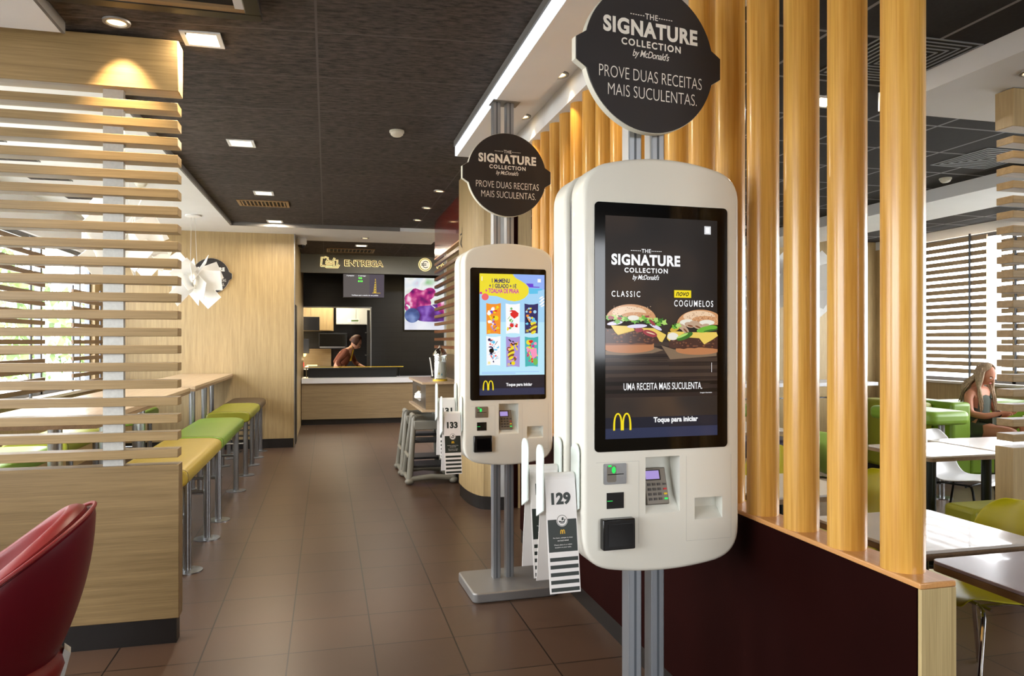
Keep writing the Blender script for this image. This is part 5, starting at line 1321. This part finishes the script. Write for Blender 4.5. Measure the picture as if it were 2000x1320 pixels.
def vent(label, x, y, z, w, d, n, m, square=False):
    t = thing('air_vent', label, 'air vent', (x, y, z), 0, 'ceiling air vents')
    if square:
        for k in range(n):
            a = w / 2 * (1 - k / n) ; b = a - w * .016
            part('ring', MB().use(m).box(-a, a, -a, -b, -.005, 0).box(-a, a, b, a, -.005, 0).box(-a, -b, -b, b, -.005, 0).box(b, a, -b, b, -.005, 0), t)
    else:
        part('frame', MB().use(m).box(-w / 2, w / 2, -d / 2, -d / 2 + .03, -.012, 0).box(-w / 2, w / 2, d / 2 - .03, d / 2, -.012, 0).box(-w / 2, -w / 2 + .03, -d / 2 + .03, d / 2 - .03, -.012, 0).box(w / 2 - .03, w / 2, -d / 2 + .03, d / 2 - .03, -.012, 0), t)
        mb = MB().use(m)
        for k in range(n): u = -w / 2 + .05 + (w - .1) * k / (n - 1); mb.box(u - .007, u + .007, -d / 2 + .03, d / 2 - .03, -.01, -.002)
        part('louvre', mb, t)
    part('back_plate', MB().use('black_matte').box(-w / 2 + .005, w / 2 - .005, -(w if square else d) / 2 + .005, (w if square else d) / 2 - .005, -.0015, -.0005), t)
    return t
mat('vent_tan', (150, 120, 84), 0.5); mat('vent_grey', (150, 154, 160), 0.45, 0.3)
vent('tan louvred air vent in the passage ceiling', -.692, 8.79, zc(-.55, 8.79), .55, .36, 12, 'vent_tan')
vent('tan louvred air vent above the service counter', .4, 13.0, 3.08, .8, .5, 12, 'vent_tan')
vent('square ringed air vent half hidden behind the nearest pole', 3.1, 3.5, ZC, .6, .6, 8, 'vent_grey', True)
vent('square ringed air vent of the dining room beside the right hand partition', 5.55, 5.2, ZC, .6, .6, 6, 'vent_grey', True)
t = thing('air_conditioner', 'dark framed air conditioning cassette at the top left of the ceiling', 'air conditioner', (-.74, 3.17, zc(-.74, 3.5) - .004))
part('frame', MB().use('black_kick').box(-.45, .45, -.45, -.38, -.03, 0).box(-.45, .45, .38, .45, -.03, 0).box(-.45, -.38, -.38, .38, -.03, 0).box(.38, .45, -.38, .38, -.03, 0), t, bevel=.004)
part('trim', MB().use('vent_tan').box(-.38, .38, .34, .379, -.026, -.002).box(-.38, .38, -.379, -.34, -.026, -.002).box(-.379, -.34, -.34, .34, -.026, -.002).use('counter_white').box(.34, .379, -.34, .34, -.026, -.002), t)
part('grille', MB().use('black_matte').box(-.34, .34, -.34, .34, -.012, -.002), t)
def smoke(label, x, y, z):
    t = thing('smoke_detector', label, 'smoke detector', (x, y, z), 0, 'white smoke detectors')
    part('base', MB().use('sign_rim').lathe([(.055, 0), (.055, -.014), (.05, -.018)]), t)
    part('sensor', MB().use('kiosk_white').lathe([(.048, -.018), (.046, -.03), (.03, -.042), (.004, -.046)]), t)
smoke('white smoke detector in the middle of the dark passage ceiling', .508, 5.547, zc(.508, 5.547))
smoke('white smoke detector on the dining room ceiling, right of the nearest pole', 5.82, 5.91, ZC)
smoke('white smoke detector on the white soffit behind the left partition', -1.7, 7.6, zw(7.6))
for i, (y0, y1) in enumerate(((6.0, 6.2), (6.6, 6.86), (7.38, 7.66), (8.3, 8.68), (9.4, 9.85))):
    x = -2.47 if i < 4 else -2.6
    t = thing('ceiling_panel', 'dark rectangular panel let into the white ceiling by the left windows, ' + ('nearest', 'second', 'third', 'fourth', 'farthest')[i] + ' of the five', 'ceiling panel', (x, (y0 + y1) / 2, zw((y0 + y1) / 2)), 0, 'dark ceiling panels')
    part('panel', MB().use('ceiling_dark').box(-.17, .17, -(y1 - y0) / 2, (y1 - y0) / 2, -.006, -.0005), t)
    part('edge', MB().use('grey_trim').box(.17, .178, -(y1 - y0) / 2, (y1 - y0) / 2, -.008, -.0005), t)
vent('small tan air vent in the white ceiling behind the left slats', -1.722, 6.66, zw(6.66), .26, .16, 3, 'vent_tan')

# ------------------------------------------------------------------ light
w = bpy.data.worlds.new('World'); sc.world = w; w.use_nodes = True
bg = w.node_tree.nodes['Background']; bg.inputs[0].default_value = (.93, .96, 1.0, 1); bg.inputs[1].default_value = 15.0
def portal(x, y, z, sx, sy, rot):
    o = light('AREA', 'window_portal', (x, y, z), 1, (1, 1, 1), sx, rot, shape='RECTANGLE', size_y=sy); o.data.cycles.is_portal = True
portal(XL - .16, 7.0, 1.78, 1.7, 7.4, (0, -PI / 2, 0))
portal(XR + .16, 5.3, 1.96, 2.0, 8.6, (0, PI / 2, 0))
portal(2.9, -4.15, 2.02, 2.4, 1.45, (PI / 2, 0, 0))
portal(XL - .16, .55, 1.78, 1.7, 3.7, (0, -PI / 2, 0))
light('AREA', 'kitchen_lamp', (.1, 16.6, 2.65), 40, (1, .85, .62), 1.0)
light('POINT', 'heat_bulb', (-.42, 16.6, 1.15), 6, (1, .7, .35), .04)
light('AREA', 'counter_lamp', (1.0, 12.6, 3.05), 20, (1, .86, .68), .6)
